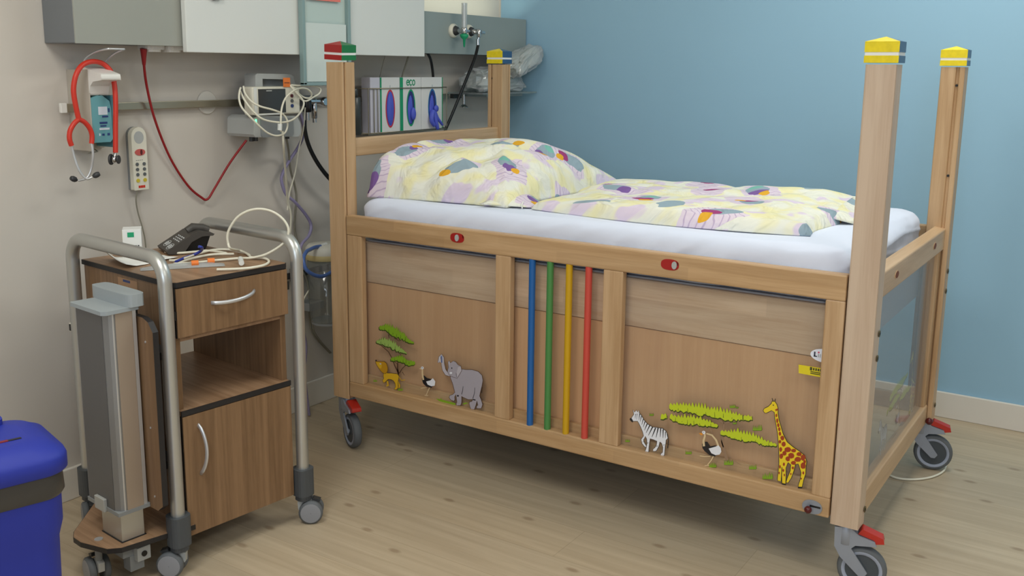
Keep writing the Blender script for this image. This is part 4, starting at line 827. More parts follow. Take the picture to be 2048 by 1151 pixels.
def cap(parent, x0, x1, y0, y1, cols, tilt=0):
    """cols: -x, +x, -y, +y face colours"""
    mb = MB(); e = .0035; z0, z1, z2 = ZT+.004, ZT+.054, ZT+.066
    x0 -= e; x1 += e; y0 -= e; y1 += e; c = Vector(((x0+x1)/2, (y0+y1)/2, z2))
    ring = lambda z, i=0: [Vector((x0+i, y0+i, z)), Vector((x1-i, y0+i, z)), Vector((x1-i, y1-i, z)), Vector((x0+i, y1-i, z))]
    zs = [(z0, 0), (z0+.017, 0), (z0+.017, .0012), (z0+.025, .0012), (z0+.025, 0), (z1, 0)]
    face_cols = [cols[2], cols[1], cols[3], cols[0]]
    vs = [p for z, i in zs for p in ring(z, i)]
    if tilt:
        T = Matrix.Rotation(tilt, 3, 'X') @ Matrix.Rotation(-.02, 3, 'Y'); cc = Vector((c.x, c.y, z0)); vs = [T @ (p-cc)+cc+Vector((0, 0, .004)) for p in vs]; c = T @ (c-cc)+cc+Vector((0, 0, .004))
    for k in range(len(zs)-1):
        for q in range(4):
            mb.add([vs[k*4+q], vs[k*4+(q+1)%4], vs[k*4+4+(q+1)%4], vs[k*4+4+q]], [(0, 1, 2, 3)], 'white_paint' if k == 2 else face_cols[q])
    top = vs[-4:]
    for q in range(4): mb.add([top[q], top[(q+1)%4], c], [(0, 1, 2)], face_cols[q])
    mb.add(vs[:4], [(3, 2, 1, 0)], 'black')
    return mb.build('post_cap', parent, weld=True)
P_A = post(XN, XN+PW, YH-PD, YH, 'nearhead'); P_B = post(XN, XN+PW, YFT, YFT+PD, '', 'beech_pale')
P_C = post(XF-PW, XF, YFT, YFT+PD, 'farfoot'); P_D = post(XF-PW, XF, YH-PD, YH, 'farhead')
c_ = cap(P_A, XN, XN+PW, YH-PD, YH, ('red_paint', 'blue_paint', 'green_paint', 'yellow_paint'), .05); c_['label'] = 'red and green post cap'
for pp, a in ((P_B, (XN, XN+PW, YFT, YFT+PD)), (P_C, (XF-PW, XF, YFT, YFT+PD)), (P_D, (XF-PW, XF, YH-PD, YH))):
    c_ = cap(pp, *a, ('yellow_paint', 'red_paint', 'blue_paint', 'green_paint')); c_['label'] = 'yellow and blue post cap'
# bolts on the foot posts
for pp, pts in ((P_B, ((XN+.046, .70), (XN+.046, .635), (XN+.052, .222))), (P_C, ((XF-.03, .70), (XF-.03, .632), (XF-.03, .232)))):
    for x, z in pts:
        MB().cyl((x, YFT-.0018, z), (0, -1, 0), .0085, .002, 'bolt_brass', 16).cyl((x, YFT-.0012, z), (0, -1, 0), .004, .0035, 'black', 6).build('bolt', pp, world=True)
for z in (1.31, 1.02): MB().cyl((XF-PW+.0095, YFT+.0215, z), (-1, 0, 0), .004, .004, 'black', 12).build('screw', P_C)
MB().cyl((XF-PW+.0095, YH-.019, 1.31), (-1, 0, 0), .004, .004, 'black', 12).build('screw', P_D)
# near side gate
G0, G1 = XN+.001, XN+.029
YA, YB = YH-PD-.004, YFT+PD+.004
Z1, Z2, Z3, Z4 = .848, .780, .249, .194
g = MB()
g.box((G0, YB, Z2), (G1+.006, YA, Z1), 'beech_y'); g.box((G0, YB, Z4), (G1+.006, YA, Z3), 'beech_y')
for a, b in ((YA, -.504), (-1.061, -1.118), (-1.440, -1.504), (-2.077, YB)): g.box((G0+.0015, a, Z3-.001), (G1, b, Z2+.001), 'beech_z')
gate = g.build('side_gate', bed, .004)
for k, (y, c) in enumerate(((-1.192, 'blue'), (-1.256, 'green'), (-1.322, 'yellow'), (-1.388, 'red'))):
    o = MB().cyl((XN+.0115, y, Z3-.001), (0, 0, 1), .0105, Z2-Z3+.002, 'rod_'+c, 20).build('guard_rod', gate); o['label'] = c+' guard rod'
for (a, b) in ((-.504, -1.061), (-1.504, -2.077)):
    o = bx('clear_panel', (XN+.020, a+.004, Z3-.004), (XN+.0225, b-.004, Z2-.018), 'clear_acrylic', gate, 0)
for y, dy in ((-.915, 0), (-1.648, -.014)):
    mb = MB().prism(oval(y, .819, .027, .0155, 24, 2.6), lambda a, b, c: Vector((c, a, b)), G0-.0012, G0+.001, 'red_paint')
    mb.prism(oval(y+dy, .819, .0075, .011, 16), lambda a, b, c: Vector((c, a, b)), G0-.0045, G0-.001, 'plastic_ltgrey')
    mb.prism([(y-.027+.002, .8185), (y-.0255, .826), (y-.020, .831), (y-.022, .82)], lambda a, b, c: Vector((c, a, b)), G0-.0016, G0-.001, 'dark_red')
    o = mb.build('release_slide', gate); o['label'] = 'red oval release slide with a grey pin'
mb = MB().prism(oval(-2.083, .216, .026, .019, 24, 2.2), lambda a, b, c: Vector((c, a, b)), G0-.003, G0, 'fork_grey')
mb.box((G0-.0038, -2.105, .2165), (G0-.0025, -2.077, .2215), 'black')
lk = mb.build('lock_plate', gate); lk['label'] = 'grey oval lock plate with a dark slot'
MB().sphere((G0-.014, -2.076, .211), .010, 'dark_red').cyl((G0-.002, -2.076, .213), (-1, 0, 0), .004, .008, 'dark_red', 10).build('lock_knob', gate)
# prints on the panels
XP = XN+.0196
def animal(key, fn, parent, sfx=''):
    mb = MB()
    for c, lay, s_ in PRINTS[key]:
        pts = [tuple(int(q)/10000 for q in t.split(',')) for t in s_.split()]
        cl = [pts[0]]
        for q in pts[1:]:
            if abs(q[0]-cl[-1][0])+abs(q[1]-cl[-1][1]) > 1e-5: cl.append(q)
        if len(cl) < 3: continue
        tris = tessellate_polygon([[Vector((a, b, 0)) for a, b in cl]])
        mb.add([fn(a, b, lay) for a, b in cl], tris, ('print_'+c) if not sfx else 'ink_'+c+'_clear')
    return mb.build(key.rstrip('0123456789'), parent, fixn=False)
for k in PRINTS: animal(k, lambda a, b, l: Vector((XP-.0003-l*.00025, a, b)), gate)
# labels on the clear panel (slipped behind the end stile)
o = MB().prism([(-2.016, .5918), (-2.0765, .5925), (-2.0765, .568), (-2.0177, .5687)], lambda a, b, c: Vector((c, a, b)), XP-.0006, XP, 'label_yellow')
for a, b, z0, z1 in ((-2.046, -2.052, .582, .591), (-2.054, -2.058, .583, .590), (-2.060, -2.064, .583, .590), (-2.066, -2.070, .583, .590), (-2.0715, -2.0755, .583, .590), (-2.048, -2.0755, .5775, .580), (-2.048, -2.0755, .573, .5755)):
    o.box((XP-.0009, a, z0), (XP-.0005, b, z1), 'label_text')
o = o.build('yellow_label', gate); o['label'] = 'yellow sticker with dark print'
poly = [q for q in oval(-2.084, .6265, .0395, .0185, 40) if q[0] > -2.0765]
poly = [(-2.0765, .6265+.0185)] + sorted([q for q in poly if q[1] > .6265], key=lambda q: q[0]) + sorted([q for q in poly if q[1] <= .6265], key=lambda q: -q[0]) + [(-2.0765, .6265-.0185)]
o = MB().prism(poly, lambda a, b, c: Vector((c, a, b)), XP-.0006, XP, 'sticker_white')
o.box((XP-.0009, -2.0535, .6205), (XP-.0005, -2.0575, .634), 'sticker_ink'); o.box((XP-.0009, -2.0535, .6205), (XP-.0005, -2.062, .6235), 'sticker_ink')
for y in (-2.0645, -2.069, -2.0735): o.box((XP-.0009, y, .6205), (XP-.0005, y-.0018, .6295), 'plastic_grey')
o.prism(oval(-2.0655, .6335, .0025, .0025, 12), lambda a, b, c: Vector((c, a, b)), XP-.0009, XP-.0005, 'sticker_pink')
o = o.build('oval_sticker', gate); o['label'] = 'white oval maker sticker with grey letters'
# mattress base: boards behind the gate, grey platform
bs = bx('mattress_platform', (XN+.068, YFT+.078, .612), (XF-PW-.006, YH-PD-.012, .758), 'lamin_grey', bed, .003)
o = bx('side_board', (XN+.046, YB-.002, .612), (XN+.066, YA+.002, .755), 'beech_board', bed, .003)
o = MB().box((XN+.050, YB-.002, .245), (XN+.062, YA+.002, .6105), 'ply').build('side_back_panel', bed)
o = bx('lower_ledge', (XN+.034, YB-.002, .236), (XN+.0495, YA+.002, .277), 'beech_y', bed, .002)
bx('floor_shade_plate', (-1.20, -1.75, .125), (-.62, -.50, .172), 'plastic_dark', bed, .004)  # unseen plate, added to block light and darken the floor under the cot
MB().box((-1.12, -1.70, .17), (-1.06, -1.62, .615), 'fork_grey').build('lift_post', bed, .003); MB().box((-1.12, -.66, .17), (-1.06, -.58, .615), 'fork_grey').build('lift_post', bed, .003)
# far side gate
g = MB(); q0, q1 = XF-.030, XF-.002
g.box((q0, YB, Z2), (q1, YA, Z1), 'beech_y'); g.box((q0, YB, Z4), (q1, YA, Z3), 'beech_y')
for a, b in ((YA, -.504), (-1.061, -1.118), (-1.440, -1.504), (-2.112, YB)): g.box((q0, a, Z3-.001), (q1-.002, b, Z2+.001), 'beech_z')
fg = g.build('far_side_gate', bed, .004)
for (a, b) in ((-.504, -1.061), (-1.118, -1.440), (-1.504, -2.112)): bx('clear_panel', (XF-.016, a+.004, Z3-.004), (XF-.0135, b-.004, Z2-.004), 'clear_acrylic', fg, 0)
# foot board
xa, xb = XN+PW-.001, XF-PW+.001
f = MB()
f.prism([(YFT+.012, .777), (YFT+.012, .846), (YFT+.048, .852), (YFT+.048, .777)], lambda a, b, c: Vector((c, a, b)), xa, xb+.012, 'beech_x')
f.box((xa, YFT+.016, .170), (xb, YFT+.052, .240), 'beech_x')
f.box((xa, YFT+.020, .238), (xa+.022, YFT+.046, .779), 'beech_z'); f.box((xb-.040, YFT+.020, .238), (xb, YFT+.046, .779), 'beech_z')
fb = f.build('foot_board', bed, .004)
for x in (-1.338, -.802):
    o = MB().prism(oval(x, .814, .022, .012, 20), XZ, YFT+.0108, YFT+.0124, 'beech_z').prism(oval(x, .814, .019, .0095, 20), XZ, YFT+.0102, YFT+.0110, 'rust_hole').build('grip_hole', fb); o['label'] = 'oval hole in the foot rail'
bx('clear_panel', (xa+.010, YFT+.030, .236), (xb-.010, YFT+.033, .780), 'foot_acrylic', fb, 0)
fp = lambda a, b, l: Vector((-1.30+(-1.52-a)*.98, YFT+.0352-l*.00022, b+.006))
for k in ('zebra_print', 'acacia_tree_print', 'ostrich_print', 'giraffe_print'): animal(k, fp, fb, 'c')
animal('small_ostrich_print', lambda a, b, l: Vector((-.74+(-.60-a)*.9, YFT+.0352-l*.00022, b-.03)), fb, 'c')
MB().sphere((XF-PW-.012, YFT+.004, .186), .012, 'dark_red').cyl((XF-PW-.012, YFT+.02, .186), (0, -1, 0), .004, .014, 'dark_red', 10).build('lock_knob', fb)
# head board
hy0, hy1 = YH-PD+.016, YH-.018
h = MB()
h.box((xa, hy0, 1.046), (xb, hy1, 1.108), 'beech_x'); h.box((xa, hy0+.004, .40), (xb, hy1-.004, .46), 'beech_x')
h.box((xa, hy0+.004, .458), (xa+.022, hy1-.004, 1.048), 'beech_z'); h.box((xb-.022, hy0+.004, .458), (xb, hy1-.004, 1.048), 'beech_z')
hb_ = h.build('head_board', bed, .004)
bx('clear_panel', (xa+.012, YH-.040, .455), (xb-.012, YH-.037, 1.050), 'clear_acrylic', hb_, 0)
# casters
def bed_caster(x, y, d):
    d = Vector((*d, 0)).normalized(); ax = Vector((0, 0, 1)).cross(d); c = Vector((x, y, 0))+d*.046; c.z = .0625
    st = Vector((x, y, 0))
    f = MB()
    f.cyl((x, y, .128), (0, 0, 1), .026, ZB-.128+.001, 'fork_grey', 20, e=.003)
    # two fork arms with a crown
    for s_ in (-1, 1):
        o_ = ax*(.0205*s_)
        prof = [(-.028, .176), (.012, .178), (.034, .160), (.072, .150), (.078, .138), (.026, .132), (.016, .122), (.060, .060), (.052, .048), (.040, .048), (-.010, .094), (-.026, .122)]
        f.prism(prof, lambda a, b, t: st+d*a+Vector((0, 0, b))+o_+ax*t, -.003, .003, 'fork_grey')
    f.prism([(-.026, .150), (.070, .138), (.074, .149), (.034, .160), (-.02, .172)], lambda a, b, t: st+d*a+Vector((0, 0, b))+ax*t, -.0205, .0205, 'fork_grey')
    fo = f.build('caster', bed, .002)
    w = MB(); hw = .0145
    w.lathe([(.051, -hw), (.058, -hw), (.0615, -hw*.6), (.0625, 0), (.0615, hw*.6), (.058, hw), (.051, hw)], c, ax, 'tyre', 36, cap=False)
    for s_ in (-1, 1):
        w.lathe([(.0525, hw*s_*.98), (.043, hw*s_*1.02), (.042, hw*s_*.8)], c, ax, 'rim_light', 36, cap=False)
        w.lathe([(.0425, hw*s_*.8), (.012, hw*s_*.9), (.0001, hw*s_*.9)], c, ax, 'hub_dark', 36, cap=False)
    w.cyl(c-ax*.024, ax, .008, .048, 'fork_grey', 14)
    w.build('wheel', fo)
    p_ = MB().prism([(.030, .163), (.040, .178), (.092, .160), (.096, .146), (.076, .142), (.070, .152)], lambda a, b, t: st+d*a+Vector((0, 0, b))+ax*t, -.017, .017, 'red_pedal').build('brake_pedal', fo, .004)
bed_caster(XN+PW/2, YFT+PD/2, (.2, -.98)); bed_caster(XF-PW/2, YFT+PD/2, (.2, -.98))
bed_caster(XN+PW/2, YH-PD/2, (-.45, -.89)); bed_caster(XF-PW/2, YH-PD/2, (.3, -.95))

# ------------------------------------------------------------------ mattress, pillow, duvet
def wr(p, d):
    s_ = max(0, -d.x)*.8 + max(0, -d.y)*.8
    n_ = noise.noise(Vector((p.x*3, p.y*7+p.z*9, p.z*2)))*.009*s_ + noise.noise(Vector((p.x*18, p.y*20+p.z*22, p.z*3)))*.0045*s_ + (1-abs(noise.noise(Vector((p.x*2+p.z*8, p.y*9+p.z*14, 4.0)))))**6*.006*s_
    t = noise.noise(Vector((p.x*4, p.y*4, 1.7)))*.004*max(0, d.z)
    return d*(n_+t) + Vector((0, max(0, p.z-.86)*-.0, 0))
mt = MB().rbox((XN+.050, -2.118, .759), (XF-PW-.010, -.452, .905), (.04, .075, .045), 'sheet', 90, wr).build('mattress', weld=True)
tag(mt, 'white sheeted mattress lying in the wooden cot', 'mattress')

def lerp(a, b, t): return a+(b-a)*t
pc = [Vector((-1.535, -.475)), Vector((-.675, -.475)), Vector((-.652, -1.015)), Vector((-1.465, -1.01))]
def pil(u, v, top):
    # u: head->foot, v: near->far
    b_ = lerp(lerp(pc[0], pc[1], v), lerp(pc[3], pc[2], v), u)
    eu = 1-abs(2*u-1)**2.6; ev = 1-abs(2*v-1)**2.4
    e = max(0, eu*ev)
    pin = (1-eu)*.0; cx = b_
    # pull edge middles in so that corners stick out
    cen = Vector((-1.07, -.745)); inw = .055*((abs(2*u-1)**3)*ev + (abs(2*v-1)**3)*eu)
    b_ = b_ + (cen-b_)*inw
    hh = .168*e**lerp(.22, .44, min(1, u*2.2))*(1.0+.10*math.sin(v*3.1))*(1-.10*u)
    hh *= lerp(1.0, .90, max(0, v-.55)/.45)
    wz = Vector((b_.x*3.2, b_.y*3.2, .3))
    w_ = noise.noise(wz)*.020*e**.5 + noise.noise(wz*3.1)*.009*e**.4 - (1-abs(noise.noise(wz*1.6+Vector((4, 1, 0)))))**8*.024*e**.4
    # folds radiating from the near foot corner and across the belly
    q = (b_-Vector((-1.45, -1.0))); an = math.atan2(q.y, q.x); w_ += .034*((1-abs(math.sin(an*5)))**2-.35)*math.exp(-q.length*3.2)*e**.4
    q = (b_-Vector((-1.52, -.48))); an = math.atan2(q.y, q.x); w_ += .030*((1-abs(math.sin(an*6+.6)))**2-.35)*math.exp(-q.length*3.2)*e**.4
    x_ = (b_-Vector((-1.16, -.86))).dot(Vector((.5, .86))); w_ -= .017*math.exp(-(x_/.016)**2)-.007*math.exp(-((x_-.04)/.03)**2)*e**.5*(1 if u > .3 else u/.3)
    base = .9055
    lift = .075*math.exp(-((u)**2)/.02)*(1-v*.75)*(1-math.exp(-((v)/.04)))      # head end leans against the head board
    if top: return Vector((b_.x, b_.y, base+.010+lift+hh+max(w_, -hh*.6)))
    return Vector((b_.x, b_.y, base+lift*.2*(0)+.001-.0*e)) if e > .02 else Vector((b_.x, b_.y, base+.002))
mb = MB(); n_ = 72
mb.grid(n_, n_, lambda u, v: pil(u, v, True), 'linen_pillow'); mb.grid(n_, n_, lambda u, v: pil(u, v, False), 'linen_pillow')
# side walls
for fu in (lambda t, s_: (0, t), lambda t, s_: (1, t), lambda t, s_: (t, 0), lambda t, s_: (t, 1)):
    mb.grid(n_, 1, lambda t, s_, fu=fu: pil(*fu(t, s_), s_ > .5), 'linen_pillow')
pl = thing('pillow', 'plump pillow in a pale yellow printed case at the cot head', 'pillow', (-1.07, -.74, .905))
mb.build('pillow_case', pl, weld=True, uvfn=lambda p: (p.x*.95+p.z*.35, p.y+p.z*.45))
fl = MB(); F0 = [Vector((-1.50, -.93, .919)), Vector((-1.415, -1.075, .911)), Vector((-1.28, -1.06, .912)), Vector((-1.33, -.95, .945))]
fl.grid(12, 8, lambda u, v: lerp(lerp(F0[0], F0[1], u), lerp(F0[3], F0[2], u), v)+Vector((0, 0, .014*math.sin(u*PI)*math.sin(v*PI)+.006*math.sin(u*9+v*4)*v)), 'linen_pillow')
o = fl.build('case_flap', pl, uvfn=lambda p: (p.x*1.0+.31, p.y+.2)); md = o.modifiers.new('Solid', 'SOLIDIFY'); md.thickness = .003
MB().tube(smooth([(-1.41, -1.04, .925), (-1.435, -1.05, .916), (-1.45, -1.062, .9105)]), .0022, 'paper', 6).build('case_tie', pl)

dc = [Vector((-1.43, -1.085)), Vector((-.80, -1.055)), Vector((-.69, -1.955)), Vector((-1.415, -1.975))]
def duv(u, v, top):
    b_ = lerp(lerp(dc[0], dc[1], v), lerp(dc[3], dc[2], v), u)
    bulge = math.sin(PI*u)*(1-v)*.055; b_ = b_ + Vector((-bulge, 0))
    eu = 1-abs(2*u-1)**8; ev = 1-abs(2*v-1)**9; e = max(0, eu*ev)
    b_.y += .03*noise.noise(Vector((v*4, u*2, 3)))*(1 if u > .5 else .6)
    wz = Vector((b_.x*4, b_.y*4, 2.1))
    hh = .050*e**.22 + (noise.noise(wz)*.014+noise.noise(wz*2.7)*.008)*e**.5 - (1-abs(noise.noise(wz*1.3+Vector((1, 7, 0)))))**8*.012*e**.4 + .012*math.exp(-((v-.9)/.2)**2)*e
    hh *= lerp(.72, 1, min(1, u*3)) if v < .5 else 1
    return Vector((b_.x, b_.y, .9062+(max(.004, hh) if top else 0)))
mb = MB()
mb.grid(60, 44, lambda u, v: duv(u, v, True), 'linen_duvet'); mb.grid(60, 44, lambda u, v: duv(u, v, False), 'linen_duvet')
for fu in (lambda t: (0, t), lambda t: (1, t), lambda t: (t, 0), lambda t: (t, 1)):
    mb.grid(60, 1, lambda t, s_, fu=fu: duv(*fu(t), s_ > .5), 'linen_duvet')
dv = thing('duvet', 'flat folded child duvet in pale yellow printed linen on the mattress', 'duvet', (-1.08, -1.5, .906))
mb.build('duvet_cover', dv, weld=True, uvfn=lambda p: (p.x*1.05, p.y*.9+p.z*.5))
# loose corner hanging at the foot end
fl = MB(); F0 = [Vector((-1.19, -1.95, .935)), Vector((-.80, -1.93, .948)), Vector((-.84, -2.035, .914)), Vector((-1.14, -2.02, .914))]
fl.grid(14, 6, lambda u, v: lerp(lerp(F0[0], F0[1], u), lerp(F0[3], F0[2], u), v)+Vector((0, 0, .010*math.sin(u*7)*math.sin(v*PI))), 'linen_duvet')
o = fl.build('loose_fold', dv, uvfn=lambda p: (p.x+.4, p.y)); md = o.modifiers.new('Solid', 'SOLIDIFY'); md.thickness = .004
# ------------------------------------------------------------------ bedside cart (local: x = along the front, y = into the depth)
TH = math.atan2(-.046, .417)
cart = thing('bedside_cart', 'walnut bedside cabinet on casters with tubular metal side frames and lift column', 'bedside cabinet', (-2.536, -.673, 0), TH)
W = dict(world=False)
def rect_path(x, v0, v1, zb, zt, rr):
    P = [Vector((x, v0, zb)), Vector((x, v0, zt-rr))]
    for k in range(1, 9): a = k/8*PI/2; P.append(Vector((x, v0+rr-rr*math.cos(a), zt-rr+rr*math.sin(a))))
    for k in range(0, 9): a = k/8*PI/2; P.append(Vector((x, v1-rr+rr*math.sin(a), zt-rr+rr*math.cos(a))))
    P.append(Vector((x, v1, zb))); return P
for x in (0, .42): MB().tube(rect_path(x, 0, .482, .10, .868, .062), .0185, 'alu', 16).build('side_frame', cart, **W)
def cart_caster(x, y, d, zt, sleeve):
    d = Vector((*d, 0)).normalized(); ax = Vector((0, 0, 1)).cross(d); st = Vector((x, y, 0)); c = st+d*.022; r = .036
    f = MB(); f.cyl((x, y, .055), (0, 0, 1), .009, zt-.055, 'plastic_grey', 14)
    f.prism([(-.016, .040), (-.018, .066), (.006, .074), (.030, .064), (.034, .040), (.022, .028)], lambda a, b, t: st+d*a+Vector((0, 0, b))+ax*t, -.008, .008, 'plastic_ltgrey')
    f.prism([(.026, .070), (.046, .064), (.052, .070), (.030, .078)], lambda a, b, t: st+d*a+Vector((0, 0, b))+ax*t, -.010, .010, 'plastic_dark')
    fo = f.build('caster', cart, .002, **W)
    for s_ in (-1, 1):
        w = MB(); cc = c+ax*(.0185*s_); cc.z = r
        w.lathe([(.001, -.0095*s_), (r-.006, -.0095*s_), (r, -.006*s_), (r, .005*s_), (r-.005, .009*s_), (r-.006, .0095*s_)], cc, ax, 'tyre', 26, cap=False)
        w.lathe([(r-.006, .0095*s_), (r-.012, .0105*s_), (.001, .0105*s_)], cc, ax, 'wheel_grey', 26, cap=False)
        w.build('wheel', fo, **W)
sl = [(0, 0), (.42, 0), (0, .482), (.42, .482)]
for x, y in sl:
    MB().prism(oval(x, y, .0285, .0285, 20, 3), XY, .088, .172, 'socket_grey').prism(oval(x, y, .022, .022, 20, 3), XY, .072, .089, 'socket_grey').build('leg_sleeve', cart, .004, **W)
cart_caster(0, 0, (-.62, .78), .075, 1); cart_caster(.42, 0, (.72, -.69), .075, 1); cart_caster(0, .482, (-.35, -.94), .075, 1); cart_caster(.42, .482, (.2, .98), .075, 1)
U0, U1, V0, V1 = .030, .390, .004, .478
cb_ = MB()
cb_.box((U0, V0+.018, .092), (U0+.018, V1, .786), 'walnut'); cb_.box((U1-.018, V0+.018, .092), (U1, V1, .786), 'walnut')
cb_.box((U0+.018, V0+.018, .092), (U1-.018, V1, .110), 'walnut_top'); cb_.box((U0+.018, V0+.018, .636), (U1-.018, V1, .654), 'walnut_top')
cb_.box((U0+.018, V1-.012, .110), (U1-.018, V1, .437), 'walnut'); cb_.box((U0+.018, V1-.012, .654), (U1-.018, V1, .786), 'walnut')
cb_.box((U0+.0185, V0+.0175, .088), (U1-.0185, V1, .092), 'black_edge')
body = cb_.build('cabinet_body', cart, .001, **W)
sh = MB().box((U0+.0005, V0+.003, .437), (U1-.0005, V1, .4505), 'walnut_top').box((U0, V0, .4365), (U1, V0+.004, .451), 'black_edge').build('shelf', cart, 0, **W)
tp = MB(); tz0, tz1 = .786, .800
tp.prism([(U0-.004, V0+.010), (U0+.006, V0), (U1-.006, V0), (U1+.004, V0+.010), (U1+.004, V1+.006), (U0-.004, V1+.006)], XY, tz0, tz1-.0004, 'black_edge')
tp.prism([(U0-.002, V0+.011), (U0+.007, V0+.002), (U1-.007, V0+.002), (U1+.002, V0+.011), (U1+.002, V1+.004), (U0-.002, V1+.004)], XY, tz1-.0006, tz1+.0002, 'walnut_top')
tp.build('cabinet_top', cart, 0, **W)
dr = MB().box((U0+.002, V0, .652), (U1-.002, V0+.017, .783), 'walnut').box((U0+.001, V0+.004, .6505), (U1-.001, V0+.0165, .7845), 'black_edge').build('drawer', cart, 0, **W)
def bow(p0, p1, out, m, parent, r=.0055):
    p0 = Vector(p0); p1 = Vector(p1); o_ = Vector(out)
    P = [p0] + [lerp(p0, p1, t)+o_*(1-(2*t-1)**2)**.8 for t in [k/14 for k in range(15)]] + [p1]
    MB().tube(P, r, m, 10, flat=.7).build('handle', parent, **W)
bow((.136, V0+.001, .729), (.275, V0+.001, .739), (0, -.026, -.004), 'alu_light', dr)
do = MB().box((U0+.002, V0, .095), (U1-.002, V0+.017, .4345), 'walnut').box((U0+.001, V0+.004, .0935), (U1-.001, V0+.0165, .436), 'black_edge').build('door', cart, 0, **W)
bow((.078, V0+.001, .402), (.078, V0+.001, .262), (.006, -.026, 0), 'alu_light', do)
for z in (.712,): 
    MB().box((U0-.004, V0+.001, z-.012), (U0+.003, V0+.012, z+.012), 'black').build('hinge_clip', cart, .001, **W)
    MB().box((U1-.002, V0+.001, .722), (U1+.006, V0+.012, .746), 'black').build('hinge_clip', cart, .001, **W)
# side decal
MB().box((U0-.0006, .190, .742), (U0, .290, .776), 'decal').box((U0-.0010, .225, .7665), (U0-.0004, .262, .773), 'ink_blue').box((U0-.001, .205, .748), (U0-.0004, .24, .753), 'plastic_grey').build('side_decal', cart, **W)
# base plate, column, bracket, folded tray
BP = [(U0+.02, -.002), (-.05, .012), (-.105, .020), (-.150, .026), (-.178, .048), (-.205, .135), (-.204, .175), (-.188, .205), (-.060, .335), (U0+.02, .38)]
mb = MB(); mb.prism(BP, XY, .112, .1255, 'black_edge'); 
cen = Vector((sum(p[0] for p in BP)/len(BP), sum(p[1] for p in BP)/len(BP)))
mb.prism([tuple(cen+(Vector(p)-cen)*.988) for p in BP], XY, .1252, .1262, 'walnut_top')
mb.cyl((-.165, .115, .1258), (0, 0, 1), .011, .002, 'alu_light', 16)
bp_ = mb.build('base_plate', cart, 0, **W)
cart_caster(-.168, .115, (.15, .98), .112, 0)
mb = MB().box((-.112, .058, .030), (-.072, .094, .075), 'plastic_grey').box((-.100, .040, .060), (-.062, .062, .098), 'plastic_ltgrey').cyl((-.081, .0395, .079), (0, -1, 0), .008, .002, 'black', 12)
mb.box((-.13, .06, .074), (-.06, .16, .112), 'plastic_grey')
mb.build('plate_connector', cart, .001, **W)
mb = MB().box((-.134, .050, .1258), (-.070, .150, .30), 'alu').box((-.137, .047, .1258), (-.066, .153, .1285), 'black'); mb.build('inner_column', cart, .002, **W)
cprof = [(-.142, .058), (-.142, .196), (-.060, .196), (-.060, .054), (-.066, .046), (-.122, .040), (-.134, .046)]
mb = MB().prism(cprof, XY, .212, .742, 'alu_matt')
mb.box((-.1432, .062, .214), (-.1418, .192, .742), 'column_side')
mb.box((-.1190, .0385, .214), (-.073, .0412, .742), 'column_front')
mb.box((-.1265, .0405, .214), (-.121, .045, .742), 'alu_light'); mb.box((-.072, .040, .214), (-.062, .047, .742), 'alu_light')
mb.build('lift_column', cart, .003, **W)
mb = MB().prism([(-.146, .037), (-.146, .199), (-.056, .199), (-.056, .037)], XY, .205, .215, 'plastic_grey').box((-.152, .10, .200), (-.142, .15, .236), 'plastic_ltgrey'); mb.build('column_collar', cart, .002, **W)
mb = MB().prism([(-.156, .195), (-.150, .200), (-.050, .200), (-.046, .190), (-.052, .040), (-.058, .034), (-.146, .030), (-.156, .040)], XY, .742, .752, 'plastic_cool'); mb.build('top_plate', cart, .002, **W)
mb = MB().prism(oval(-.064, .122, .026, .098, 28, 5), XY, .752, .784, 'plastic_cool'); mb.build('swivel_bar', cart, .006, **W)
lf = MB(); LP = [(-.024, .222), (-.024, .690), (-.004, .714), (.020, .722), (.24, .722), (.262, .700), (.262, .225), (.24, .203), (.0, .203)]
lf.prism(LP, lambda a, b, c: Vector((c, a, b)), -.056, -.040, 'walnut', 'black_edge')
for z in (.66, .43, .24): lf.cyl((-.0562, .012, z), (-1, 0, 0), .003, .0012, 'alu_light', 10)
lf.build('folded_tray', cart, 0, **W)
MB().box((-.060, .09, .714), (-.028, .16, .730), 'black').build('tray_hinge', cart, .002, **W)
for z in (.60, .30): MB().box((-.040, .02, z), (U0, .20, z+.02), 'plastic_dark').build('tray_bracket', cart, .001, **W)
MB().box((-.010, .495, .588), (.012, .515, .612), 'plastic_cream').box((-.012, .500, .590), (-.009, .512, .610), 'black').build('rear_hook', cart, .002, **W)

# helper: cart-local to world
def cw(u, v, z): return Matrix.Rotation(TH, 3, 'Z') @ Vector((u, v, z)) + Vector((-2.536, -.673, 0))
# things on the cart
CTZ = .8002
tel = thing('telephone', 'dark grey telephone standing tilted on the bedside cabinet top', 'telephone', tuple(cw(.30, .42, CTZ)), 0)
